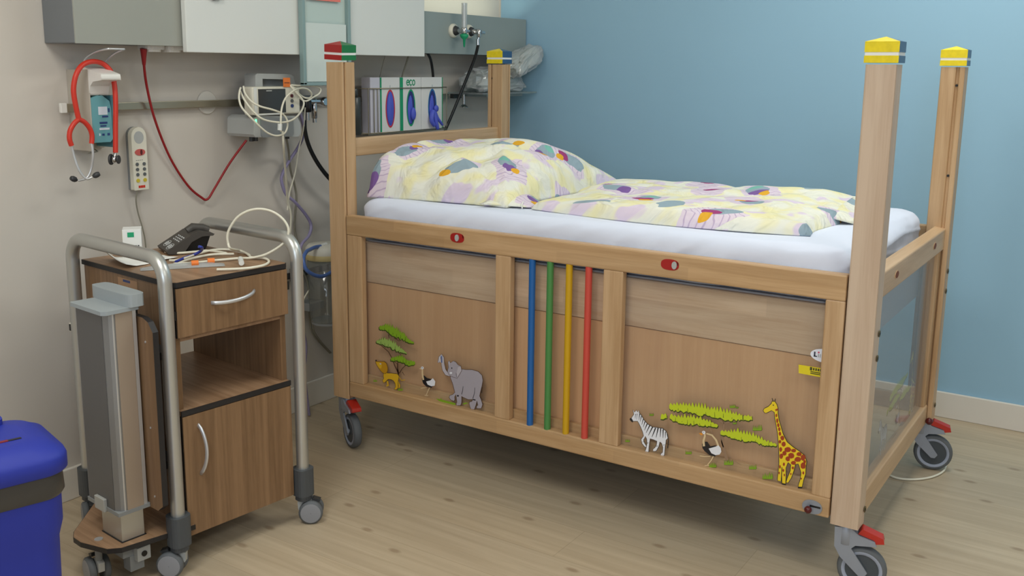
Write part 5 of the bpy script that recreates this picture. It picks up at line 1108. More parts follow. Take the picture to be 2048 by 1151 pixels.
# frame along view: body is a wedge facing left, seen from its right end
Vf = Matrix.Rotation(math.radians(32), 3, 'Z') @ Vector((.83, .56, 0)); Vr = Matrix.Rotation(math.radians(32), 3, 'Z') @ Vector((.56, -.83, 0))       # depth away from the camera / to its right
To = cw(.284, .350, CTZ)
PS = .78
tp_ = lambda a, b, c: To + (Vr*a + Vector((0, 0, b*.86)) + Vf*c)*PS
mb = MB(); mb.prism([(-.075, .006), (-.080, .020), (.020, .088), (.050, .098), (.104, .082), (.098, .074), (.055, .074), (.015, .052), (-.012, .012), (-.020, .0)], tp_, -.03, .115, 'phone_dark')
mb.prism([(.012, .020), (.04, .078), (.100, .079), (.078, .012), (.066, .0), (.0, .0)], tp_, .006, .112, 'black')
tb = mb.build('phone_body', tel, .003)
nrm = Vector((-.56, 0, .83))
def onface(t, d, l=.0006):   # t along the sloped face (0..1), d depth
    a = lerp(-.078, .018, t); b = lerp(.021, .0875, t); return To + (Vr*a + Vector((0, 0, b*.86)) + Vf*d + (Vr*(-.57)+Vector((0, 0, .82)))*l)*PS
mb = MB()
for t, d in ((.20, .0), (.25, .06)):
    ring = [onface(t+.145*math.cos(k/20*2*PI), d+.021*math.sin(k/20*2*PI), .001) for k in range(20)]
    mb.tube(ring, .0011, 'phone_mark', 5, closed=True)
    for k in range(-1, 2):
        for j in range(-1, 2): mb.sphere(onface(t+.055*k, d+.009*j, .001), .0024, 'phone_mark', 8)
for k in range(3):
    for j in range(4): mb.sphere(onface(.52+.10*k, -.010+.024*j, .001), .0028, 'phone_mark', 8)
mb.build('phone_keys', tel)
mb = MB().tube([tp_(.015, .092, .030), tp_(.035, .108, .030), tp_(.075, .100, .034), tp_(.095, .088, .036)], .013, 'phone_dark', 10); mb.build('handset', tel)
cable('phone_cord', 'ph_cord', .0042, 'blue_cord', tel)['label'] = 'blue phone cord'
md_ = thing('medicine_carton', 'small white printed carton standing upright behind the cabinet handle', 'carton', tuple(cw(.17, .43, CTZ)), 0)
Mo = cw(.150, .415, CTZ); Mr = Matrix.Rotation(math.radians(-38), 3, 'Z')
mp_ = lambda a, b, c: Mo + Mr @ Vector((a, c, b))
def pbox(mb, fn, a, b, m):
    vs = [fn(x, z, y) for z in (a[1], b[1]) for x, y in ((a[0], a[2]), (b[0], a[2]), (b[0], b[2]), (a[0], b[2]))]
    return mb.add(vs, [(0, 3, 2, 1), (4, 5, 6, 7), (0, 1, 5, 4), (1, 2, 6, 5), (2, 3, 7, 6), (3, 0, 4, 7)], m)
mb = MB(); pbox(mb, mp_, (-.026, 0, -.03), (.026, .084, .03), 'box_white')
bx_ = mb.build('carton_body', md_, .0015)
mb = MB(); pbox(mb, mp_, (-.012, .062, -.0308), (.006, .076, -.0298), 'eco_green'); mb.build('green_mark', md_)
mb = MB()
for k in range(6): pbox(mb, mp_, (-.020+.007*k, .030, -.0308), (-.016+.007*k, .038, -.0298), 'ink_black')
mb.build('print_row', md_); mb = MB()
for k in range(5): pbox(mb, mp_, (-.010+.005*k, .010, -.0308), (-.0075+.005*k, .024, -.0298), 'ink_purple' if k == 0 else 'plastic_grey')
mb.build('barcode', md_)
mb = MB(); pbox(mb, mp_, (-.0268, .052, -.02), (-.0258, .080, -.002), 'label_yellow'); pbox(mb, mp_, (-.0268, .030, .008), (-.0258, .052, .018), 'ink_black'); mb.build('side_print', md_)
# paper pouches
def sheet_of(name, label, cat, q, m, curl=None, th=.0012, seed=0.0, marks=()):
    P = [cw(u, v, 0) for u, v in q]
    mb = MB()
    def f(u, v, t):
        p = lerp(lerp(P[0], P[1], u), lerp(P[3], P[2], u), v)
        z = CTZ+.0015+.003*(noise.noise(Vector((u*3, v*3, seed)))+.6)+(curl(u, v) if curl else 0)
        return Vector((p.x, p.y, max(CTZ+.0006, z)+t))
    mb.grid(16, 6, lambda u, v: f(u, v, th), m); mb.grid(16, 6, lambda u, v: f(u, v, 0), m)
    for fu in (lambda t: (0, t), lambda t: (1, t), lambda t: (t, 0), lambda t: (t, 1)): mb.grid(16, 1, lambda t, s_, fu=fu: f(*fu(t), th*s_), m)
    for a, b, c, d, mm_ in marks: mb.grid(3, 1, lambda u, v: f(lerp(a, b, u), lerp(c, d, v), th+.0005), mm_)
    return tag(mb.build(name, None, weld=True), label, cat)
sheet_of('paper_pouch', 'opened white paper pouch with a peeled up corner at the cabinet edge', 'pouch', [(.040, .258), (.222, .296), (.205, .352), (.046, .440)], 'paper', lambda u, v: .050*max(0, 1-u*4.2)*v**2 + .01*max(0, 1-u*6), seed=.4, marks=((.55, .62, .2, .6, 'ink_purple'), (.66, .68, .15, .8, 'plastic_grey'), (.72, .74, .15, .8, 'plastic_grey'), (.78, .80, .15, .8, 'plastic_grey')))
sp = MB()
S0 = cw(.060, .222, CTZ); S1 = cw(.255, .112, CTZ); sd = (S1-S0).normalized(); sn = Vector((-sd.y, sd.x, 0)); Ls = (S1-S0).length
def pou(u, v):
    p = lerp(S0, S1, u) + sn*(v-.5)*.042
    return p + Vector((0, 0, .0012+.011*max(0, math.sin(PI*u))**.5*max(0, math.sin(PI*v))**.7+.003*noise.noise(Vector((u*9, v*5, 2)))*math.sin(PI*v)))
syr = thing('syringe_pack', 'clear packed syringe with two orange caps on the cabinet top', 'syringe', tuple(lerp(S0, S1, .5)), 0)
MB().grid(26, 8, pou, 'bag_plastic').grid(26, 8, lambda u, v: Vector((*(lerp(S0, S1, u)+sn*(v-.5)*.042).xy, CTZ+.0008)), 'bag_plastic').build('clear_wrapper', syr, weld=True)
MB().tube([lerp(S0, S1, .22)+Vector((0, 0, .007)), lerp(S0, S1, .55)+Vector((0, 0, .007))], .0045, 'board_white', 10).build('barrel', syr)
for t, o_ in ((.60, -.008), (.80, .012)):
    MB().tube([lerp(S0, S1, t)+sn*o_+Vector((0, 0, .011)), lerp(S0, S1, t+.085)+sn*o_+Vector((0, 0, .011))], .0085, 'orange', 12).build('syringe_cap', syr)
wc = thing('white_cable', 'white cable coiled on the cabinet top with one big standing loop', 'cable', tuple(cw(.28, .2, CTZ)), 0)
mb = MB()
mb.tube(smooth(CURVES['wc_a'][:-1]+CURVES['wc_loop']+CURVES['wc_b'][1:], 6), .0036, 'cable_white', 8); mb.build('looped_length', wc)
mb = MB()
for k in ('wc_c', 'wc_d', 'wc_e'): mb.tube(smooth(CURVES[k], 6), .0036, 'cable_white', 8)
mb.build('flat_loops', wc)
MB().tube(CURVES['wc_plug'], .0075, 'board_white', 10).build('cable_plug', wc)

# ------------------------------------------------------------------ waste bin
BX, BY, BR = -3.14, -.835, math.radians(-15)
BH = .60
bn = thing('waste_bin', 'blue plastic waste bin with lid and grey bag edge beside the cabinet', 'bin', (BX, BY, 0), BR)
def rrect(w, d, r, n=7):
    P = []
    for cx, cy, a0 in ((w/2-r, d/2-r, 0), (-w/2+r, d/2-r, PI/2), (-w/2+r, -d/2+r, PI), (w/2-r, -d/2+r, 1.5*PI)):
        for k in range(n+1): a = a0+k/n*PI/2; P.append((cx+r*math.cos(a), cy+r*math.sin(a)))
    return P
def loft(mb, rings, m, cap0=True, cap1=True, sm=True):
    n = len(rings[0][0]); vs = [Vector((x, y, z)) for P, z in rings for x, y in P]
    mb.add(vs, [(i*n+k, i*n+(k+1)%n, (i+1)*n+(k+1)%n, (i+1)*n+k) for i in range(len(rings)-1) for k in range(n)], m, sm)
    if cap0: mb.add(vs[:n], [tuple(reversed(range(n)))], m)
    if cap1: mb.add(vs[-n:], [tuple(range(n))], m)
    return mb
wB, dB = .30, .36
mb = loft(MB(), [(rrect(.25, 0.190, .04), 0), (rrect(.258, 0.198, .045), .015), (rrect(.268, 0.208, .045), .30), (rrect(.272, 0.212, .045), .40), (rrect(.288, 0.230, .05), .435), (rrect(.290, 0.232, .05), .545)], 'bin_blue')
bb_ = mb.build('bin_body', bn, .0, **W)
MB().prism([(-.07, .06), (.07, .06), (.085, .285), (.06, .315), (-.06, .315), (-.085, .285)], XZ, -.112, -.100, 'bin_navy').build('recess_panel', bn, .004, **W)
def crk(P, k): return [(x*(1+.006*noise.noise(Vector((x*30, y*30, k)))), y*(1+.006*noise.noise(Vector((x*30, y*30, k+5))))) for x, y in P]
mb = loft(MB(), [(crk(rrect(.294, 0.236, .05), 0), .497), (crk(rrect(.302, 0.244, .052), 1), .505), (crk(rrect(.300, 0.242, .052), 2), .530), (crk(rrect(.298, 0.240, .052), 3), .552)], 'bag_dark', False, False); mb.build('bag_edge', bn, **W)
mb = loft(MB(), [(rrect(.310, 0.252, .055), .548), (rrect(.318, 0.260, .058), .552), (rrect(.318, 0.260, .058), .578), (rrect(.310, 0.252, .056), .588), (rrect(.270, 0.210, .05), .600), (rrect(.255, 0.195, .05), .606), (rrect(.20, 0.140, .05), .610)], 'bin_blue')
mb.prism(rrect(.20, .07, .02), lambda a, b, c: Vector((a-.02, b+.09, c)), .598, .622, 'bin_blue')
ld = mb.build('bin_lid', bn, .0, **W)
MB().box((-.02, -.045, .6095), (.085, -.037, .6112), 'black').box((.004, -.0455, .6097), (.060, -.0365, .6115), 'dark_red_slot').build('lid_slot', bn, **W)
# ------------------------------------------------------------------ head wall: supply panel
def Q(x, y, z): return Vector((x, y, z))
PXL = -2.400
pan = thing('supply_panel', 'long grey medical supply panel mounted high on the back wall', 'wall panel', (-1.2, 0, 1.41))
mb = MB().box((PXL, -.150, 1.412), (-.006, -.001, 1.583), 'panel_side'); mb.build('panel_housing', pan, .003)
bx('panel_front', (PXL, -.157, 1.411), (-2.02, -.150, 1.70), 'panel_light', pan, .001)['label'] = 'light grey front plate'
bx('panel_front', (-.90, -.157, 1.411), (-.008, -.150, 1.583), 'panel_grey', pan, .001)['label'] = 'darker grey-green front plate'
bx('panel_upper', (PXL, -.150, 1.583), (-.90, -.001, 1.70), 'panel_side', pan, .002)
w1 = bx('white_board', (-2.036, -.183, 1.393), (-1.500, -.163, 1.72), 'board_white', pan, .002)
w2 = bx('white_board', (-1.500, -.183, 1.397), (-.832, -.163, 1.72), 'board_white', pan, .002)
MB().cyl((-1.925, -.184, 1.570), (0, -1, 0), .013, .010, 'plastic_dark', 14).box((-1.94, -.196, 1.560), (-1.895, -.190, 1.584), 'plastic_dark').build('board_latch', w1, .002)
for x in (-2.095, -2.02):
    s_ = MB().prism(oval(x, -.085, .036, .036, 20, 3), XY, 1.400, 1.4115, 'plastic_white').prism(oval(x, -.085, .026, .026, 20, 3), XY, 1.393, 1.4005, 'plastic_white').build('socket_outlet', pan, .002)
# document holder
dh = thing('document_holder', 'teal edged clear document holder hanging in front of the white panel boards', 'document holder', (-1.43, -.2, 1.287))
mb = MB().box((-1.553, -.206, 1.288), (-1.538, -.186, 1.72), 'teal_edge').box((-1.318, -.206, 1.288), (-1.303, -.186, 1.72), 'teal_edge').box((-1.553, -.206, 1.285), (-1.303, -.186, 1.297), 'teal_edge'); mb.build('holder_frame', dh, .002)
bx('back_pane', (-1.538, -.190, 1.297), (-1.318, -.187, 1.72), 'pale_teal', dh, 0)
bx('paper_sheet', (-1.534, -.1985, 1.299), (-1.322, -.1975, 1.505), 'pale_paper', dh, 0)
bx('red_strip', (-1.515, -.2015, 1.584), (-1.352, -.2005, 1.63), 'strip_red', dh, 0)
# oxygen outlet block with flow meter
fm = thing('flow_meter', 'chrome oxygen flow meter with glass tube and green nut on the grey panel', 'flow meter', (-.54, -.157, 1.44))
for x in (-.602, -.487):
    MB().lathe([(.030, 0), (.030, .008), (.026, .014), (.020, .016), (.018, .012), (.012, .018), (.001, .018)], (x, -.157, 1.510), (0, -1, 0), 'plastic_cream', 26).lathe([(.021, .0155), (.017, .026), (.009, .030)], (x, -.157, 1.510), (0, -1, 0), 'plastic_dark', 20).build('wall_outlet', fm)
mb = MB().tube([Q(-.602, -.185, 1.510), Q(-.606, -.222, 1.506)], .010, 'chrome', 14).cyl((-.607, -.222, 1.494), (0, 0, 1), .013, .028, 'chrome', 18, e=.003).tube([Q(-.607, -.222, 1.508), Q(-.56, -.212, 1.508)], .007, 'chrome', 12)
mb.tube([Q(-.487, -.18, 1.510), Q(-.487, -.222, 1.508), Q(-.492, -.222, 1.506)], .012, 'chrome', 14).tube([Q(-.49, -.215, 1.507), Q(-.455, -.222, 1.506)], .007, 'chrome', 12).cyl((-.497, -.222, 1.484), (0, 0, 1), .0105, .034, 'chrome', 16, e=.002).cyl((-.500, -.222, 1.46), (0, 0, 1), .006, .03, 'chrome', 12)
mb.build('chrome_fitting', fm)
MB().cyl((-.607, -.222, 1.521), (0, 0, 1), .0125, .103, 'tube_glass', 20).build('flow_tube', fm)
MB().cyl((-.607, -.222, 1.521), (0, 0, 1), .0070, .096, 'board_white', 12).build('inner_tube', fm)
MB().lathe([(.001, -.055), (.004, -.050), (.006, -.022), (.017, -.012), (.019, 0), (.001, 0)], (-.607, -.222, 1.494), (0, 0, 1), 'eco_green', 16, cap=False).build('green_nut', fm)
cable('oxygen_hose', 'flow_hose', .0068, 'cable_black', None, 'black hose hanging from the flow meter to behind the cot', 'hose', extra=lambda m: m.tube([CURVES['flow_hose'][0], CURVES['flow_hose'][1]], .0085, 'chrome', 10))
# rail
rl = thing('equipment_rail', 'flat stainless equipment rail running along the back wall', 'rail', (-1.4, 0, 1.21))
bx('rail_bar', (-2.374, -.030, 1.212), (-.46, -.022, 1.237), 'steel_rail', rl, .002)
bx('end_cap', (-2.382, -.032, 1.210), (-2.362, -.020, 1.239), 'plastic_white', rl, .002)
for x in (-2.28, -1.82, -1.0, -.52): MB().cyl((x, -.0225, 1.2245), (0, 1, 0), .011, .022, 'plastic_grey', 14).build('rail_standoff', rl)
tag(MB().cyl((-1.819, -.0005, 1.2275), (0, -1, 0), .040, .007, 'wall_cover', 32, e=.002).build('round_wall_cover'), 'round off-white blank cover on the wall behind the steel rail', 'wall cover')
# soap dispenser
sd_ = thing('soap_dispenser', 'wall dispenser with a teal bottle, white hood and wire lever', 'soap dispenser', (-2.28, 0, 1.09))
bx('back_plate', (-2.3375, -.108, 1.098), (-2.3335, -.0005, 1.338), 'disp_beige', sd_, .001)
bx('rear_plate', (-2.3335, -.012, 1.098), (-2.232, -.0005, 1.338), 'disp_beige', sd_, .002)
hood = MB().prism([(-.080, 1.262), (-.080, 1.342), (-.090, 1.345), (-.170, 1.325), (-.172, 1.308), (-.130, 1.303), (-.115, 1.290), (-.105, 1.262)], lambda a, b, c: Vector((c, a, b)), -2.337, -2.272, 'plastic_white').build('dispenser_hood', sd_, .006)
MB().prism([(-2.3325, 1.123), (-2.3325, 1.255), (-2.308, 1.262), (-2.293, 1.262), (-2.270, 1.245), (-2.266, 1.225), (-2.266, 1.132), (-2.274, 1.123)], XZ, -.106, -.016, 'teal').build('soap_bottle', sd_, .008)
bx('bottle_tray', (-2.262, -.100, 1.105), (-2.244, -.012, 1.262), 'teal_dark', sd_, .004)
MB().box((-2.310, -.1072, 1.205), (-2.280, -.1058, 1.229), 'label_white').build('bottle_label', sd_)
mb = MB()
for a, b, z0, z1 in ((-2.298, -2.278, 1.197, 1.202), (-2.308, -2.282, 1.178, 1.184), (-2.306, -2.286, 1.170, 1.174), (-2.302, -2.294, 1.143, 1.149), (-2.284, -2.276, 1.143, 1.150), (-2.277, -2.272, 1.212, 1.224)): mb.box((a, -.1070, z0), (b, -.1058, z1), 'ink_blue')
for a, b, z0, z1 in ((-2.310, -2.276, 1.160, 1.166), (-2.312, -2.308, 1.143, 1.150)): mb.box((a, -.1070, z0), (b, -.1058, z1), 'label_white')
mb.build('bottle_print', sd_)
MB().tube([Q(-2.300, -.100, 1.262), Q(-2.300, -.108, 1.285), Q(-2.296, -.118, 1.302)], .0035, 'black', 8).cyl((-2.300, -.075, 1.255), (0, 0, 1), .012, .014, 'black', 14).build('pump_spout', sd_)
MB().tube(smooth([(-2.336, -.075, 1.330), (-2.330, -.090, 1.368), (-2.315, -.125, 1.390), (-2.302, -.155, 1.397), (-2.290, -.162, 1.3975), (-2.255, -.162, 1.3975), (-2.246, -.157, 1.397), (-2.255, -.125, 1.385), (-2.264, -.095, 1.362), (-2.268, -.080, 1.330)], 5), .0032, 'alu_light', 8).build('wire_lever', sd_)
MB().tube([Q(-2.30, -.06, 1.10), Q(-2.30, -.075, 1.094), Q(-2.335, -.078, 1.091)], .002, 'cable_grey', 6).build('wire_clip', sd_)
# stethoscope
st = thing('stethoscope', 'red stethoscope draped over the soap dispenser', 'stethoscope', (-2.33, -.12, 1.02))
mb = MB().tube(smooth(CURVES['st_tube'], 6), .0075, 'rubber_red', 12)
for k in ('st_left', 'st_right'): mb.tube(smooth(CURVES[k], 6), .0072, 'rubber_red', 12)
mb.build('tubing', st)
mb = MB()
for k in ('st_mleft', 'st_mright'): mb.tube(smooth(CURVES[k], 6), .0035, 'alu_light', 10)
mb.build('binaural_tubes', st)
tt = CURVES['st_tips']
for i, j in ((0, 1), (3, 2)):
    a = Vector(tt[i]); b = Vector(tt[j]); d_ = (b-a).normalized()
    MB().lathe([(.001, -.012), (.006, -.011), (.0085, -.004), (.008, .004), (.004, .010)], a, d_, 'plastic_dark', 14, cap=False).build('ear_tip', st)
cc = Vector(CURVES['st_chest'][2])
MB().tube(CURVES['st_chest'][:2]+[tuple(cc+Vector((0, 0, .008)))], .0045, 'chrome', 10).cyl(cc+Vector((.002, .010, 0)), (.5, -.8, 0), .012, .012, 'chrome', 20, r1=.008, e=.002).cyl(cc+Vector((-.004, .016, 0)), (.5, -.8, 0), .0165, .006, 'plastic_dark', 22, e=.001).cyl(cc+Vector((.008, -.004, 0)), (.5, -.8, 0), .013, .005, 'plastic_dark', 22, e=.001).build('chest_piece', st)
# nurse call handset
nh = thing('nurse_call_handset', 'long cream nurse call handset with red button hanging on the wall', 'handset', (-2.13, -.03, .955))
hp = [(-2.150, .957)] + [(-2.150, 1.130)] + [(-2.1225-.0275*math.cos(k/10*PI), 1.130+.028*math.sin(k/10*PI)) for k in range(1, 10)] + [(-2.095, 1.130), (-2.095, .957)]
MB().prism(hp, XZ, -.034, -.016, 'plastic_cream').build('handset_shell', nh, .004)
MB().prism([(x*1+(.003), z) for x, z in hp], XZ, -.020, -.0005, 'plastic_grey').build('wall_cradle', nh, .003)
mb = MB().prism(oval(-2.122, 1.078, .019, .0105, 20), XZ, -.0365, -.0335, 'btn_red'); mb.prism(oval(-2.118, 1.078, .004, .009, 12), XZ, -.0375, -.036, 'dark_red'); mb.build('call_button', nh)
for i in range(3):
    for j in range(2): MB().cyl((-2.135+.026*j, -.0335, 1.040-.0165*i), (0, -1, 0), .0055, .003, 'btn_grey', 14).build('grey_button', nh)
for j in range(2): MB().cyl((-2.135+.026*j, -.0335, .988), (0, -1, 0), .0062, .003, 'btn_yellow', 14).build('yellow_button', nh)
mb = MB()
for j in range(3): mb.box((-2.134+.0085*j, -.0348, .9635), (-2.1265+.0085*j, -.0338, .9715), 'rubber_red')
mb.build('red_mark', nh); mb = MB()
for j in range(4): mb.box((-2.138+.007*j, -.0346, 1.052), (-2.134+.007*j, -.0338, 1.0535), 'btn_grey')
mb.build('icon_row', nh)
MB().prism(oval(-2.1225, 1.125, .018, .02, 20), XZ, -.0346, -.0338, 'plastic_ltgrey').build('speaker_grille', nh)
cable('handset_cable', 'handset_cable', .0024, 'cable_grey', None, 'thin grey cable hanging from the nurse call handset', 'cable')
cable('red_power_cord', 'red_cord', .0042, 'cord_red', None, 'dark red power cord hanging in a V from the panel socket to the monitor', 'cord', extra=lambda m: m.tube([CURVES['red_cord'][0], CURVES['red_cord'][1]], .009, 'cord_red', 10, radii=[.011, .005]))
# patient monitor and its dock
dk = thing('monitor_dock', 'grey monitor dock with a green light clamped to the wall rail', 'dock', (-1.69, -.1, 1.10))
MB().prism([(-1.760, 1.122), (-1.752, 1.112), (-1.548, 1.104), (-1.536, 1.116), (-1.536, 1.150), (-1.552, 1.178), (-1.735, 1.186), (-1.756, 1.176)], XZ, -.165, -.032, 'plastic_ltgrey').build('dock_body', dk, .008)
MB().prism([(-1.728, 1.118), (-1.722, 1.110), (-1.58, 1.108), (-1.574, 1.116), (-1.574, 1.172), (-1.728, 1.178)], XZ, -.169, -.160, 'plastic_grey').build('front_plate', dk, .003)
MB().box((-1.7505, -.1668, 1.160), (-1.7445, -.1648, 1.173), 'led_green').build('status_light', dk)
for x in (-1.73, -1.71, -1.56): MB().cyl((x, -.12, 1.095), (0, 0, 1), .008, .018, 'plastic_dark', 12).build('dock_foot', dk)
MB().box((-1.68, -.036, 1.13), (-1.62, -.0225, 1.17), 'plastic_dark').build('rail_clamp', dk)
mo = thing('patient_monitor', 'small white patient monitor with a dark screen and carry handle on the dock', 'monitor', (-1.63, -.1, 1.185))
MB().box((-1.766, -.172, 1.187), (-1.541, -.128, 1.283), 'plastic_cream').build('monitor_case', mo, .006)
MB().box((-1.739, -.1735, 1.193), (-1.613, -.1715, 1.275), 'screen').box((-1.703, -.1742, 1.267), (-1.677, -.1732, 1.271), 'plastic_ltgrey').build('monitor_screen', mo, .001)
MB().box((-1.759, -.174, 1.187), (-1.745, -.172, 1.280), 'board_white').box((-1.745, -.174, 1.186), (-1.623, -.172, 1.192), 'board_white').build('front_trim', mo, .001)
for k, c_ in enumerate(('dark_red', 'btn_grey', 'ink_blue')): MB().cyl((-1.583, -.1715, 1.250-.0175*k), (0, -1, 0), .0062, .004, c_, 14).build('monitor_button', mo)
MB().prism([(-1.715, 1.188), (-1.708, 1.322), (-1.700, 1.327), (-1.540, 1.325), (-1.527, 1.318), (-1.512, 1.262), (-1.532, 1.262), (-1.547, 1.306), (-1.676, 1.309), (-1.676, 1.262), (-1.52, 1.262), (-1.52, 1.188)], XZ, -.128, -.074, 'plastic_ltgrey').build('carry_handle', mo, .004)
MB().box((-1.676, -.098, 1.264), (-1.547, -.094, 1.308), 'plastic_grey').build('handle_plate', mo)
MB().box((-1.622, -.1745, 1.281), (-1.590, -.1725, 1.313), 'orange').box((-1.618, -.1752, 1.294), (-1.594, -.1743, 1.297), 'rust_hole').build('orange_tag', mo)
for i, lb in enumerate(('white sensor lead hanging in long loops over the monitor dock front', 'white sensor lead sweeping from the dock side to the monitor top', 'white sensor lead curling up beside the monitor buttons', 'white sensor lead looping out to the right of the monitor')):
    cable('sensor_lead', 'lead%d' % i, .0034, 'cable_white', None, lb, 'cable', group='sensor leads on the monitor', extra=(lambda m: m.tube(CURVES['lead_plug'], .008, 'board_white', 10)) if i == 2 else None)
cable('sensor_lead', 'beige_drop', .0040, 'cable_white', None, 'white lead hanging straight down from the monitor dock', 'cable', group='sensor leads on the monitor')
cable('mains_cable', 'grey_drop', .0042, 'cable_grey', None, 'dull grey cable running down the wall from under the dock', 'cable')
cable('thin_lead', 'white_drop', .0030, 'cable_white', None, 'thin white lead slanting down right of the grey cable', 'cable')
cable('suction_tube', 'purple_tube', .0062, 'tube_purple', None, 'purple tube winding down the wall to the suction jar', 'tube')
bh = MB()
for i in (0, 1): bh.tube(smooth(CURVES['black_hose%d' % i], 6), .0052, 'cable_black', 8)
tag(bh.build('black_hose'), 'twin black hose curving from the chrome valve behind the cot post', 'hose')
gv = thing('gas_valve', 'chrome gas valves with a black knob on the rail by the cot post', 'valve', (-1.39, -.02, 1.15))
MB().box((-1.46, -.045, 1.205), (-1.335, -.030, 1.245), 'plastic_grey').build('valve_clamp', gv, .002)
MB().tube([Q(-1.435, -.09, 1.225), Q(-1.325, -.09, 1.222)], .012, 'chrome', 14).cyl((-1.388, -.09, 1.160), (0, 0, 1), .0105, .075, 'chrome', 16, e=.002).cyl((-1.388, -.09, 1.145), (0, 0, 1), .0075, .02, 'chrome', 14).cyl((-1.345, -.075, 1.222), (0, -1, 0), .017, .035, 'chrome', 18, e=.004).tube([Q(-1.40, -.045, 1.225), Q(-1.40, -.09, 1.225)], .008, 'chrome', 12).build('chrome_body', gv)
MB().cyl((-1.425, -.09, 1.185), (0, 0, 1), .017, .045, 'black', 18, e=.004).cyl((-1.425, -.09, 1.155), (0, 0, 1), .007, .03, 'chrome', 12).build('black_knob', gv)
# suction jar
sj = thing('suction_jar', 'clear suction jar with a cream lid and blue tube behind the cot post', 'suction jar', (-1.40, -.12, .39))
jc = (-1.392, -.135)
MB().lathe([(.062, 0), (.068, .02), (.072, .26), (.001, .26)], (*jc, .385), (0, 0, 1), 'canister_glass', 28).build('jar', sj)
MB().lathe([(.076, 0), (.078, .012), (.077, .034), (.066, .046), (.001, .048)], (*jc, .640), (0, 0, 1), 'canister_lid', 28).lathe([(.0765, -.01), (.079, -.004), (.079, .006), (.0775, .012)], (*jc, .640), (0, 0, 1), 'canister_band', 28, cap=False).build('jar_lid', sj)
MB().tube(smooth(CURVES['blue_tube'], 6), .0072, 'tube_blue', 10).tube([CURVES['blue_tube'][0], tuple(Vector(CURVES['blue_tube'][0])+Vector((.03, 0, .004)))], .0085, 'board_white', 10).build('blue_tube', sj)
MB().cyl((*jc, .375), (0, 0, 1), .060, .014, 'plastic_grey', 24).box((-1.44, -.09, .42), (-1.36, -.020, .45), 'plastic_grey').build('jar_holder', sj, .002)
lr = thing('lower_rail', 'dark short clamp rail low on the wall behind the cabinet', 'rail', (-1.48, 0, .55))
bx('rail_bar', (-1.60, -.026, .548), (-1.25, -.018, .572), 'plastic_dark', lr, .002)
for x in (-1.56, -1.30): MB().cyl((x, -.019, .56), (0, 1, 0), .009, .0185, 'plastic_dark', 12).build('rail_standoff', lr)
bx('clamp', (-1.47, -.05, .535), (-1.445, -.016, .588), 'black', lr, .003)
cable('lower_tube', 'purple_low', .0055, 'tube_purple', None, 'purple tube end hanging low behind the cabinet frame', 'tube')
cable('pale_lead', 'pale_low', .0032, 'cable_white', None, 'short pale lead hanging below the low dark rail', 'cable')
cable('slack_cable', 'thin_low', .0030, 'cable_grey', None, 'thin grey cable sloping low to behind the cot post', 'cable')
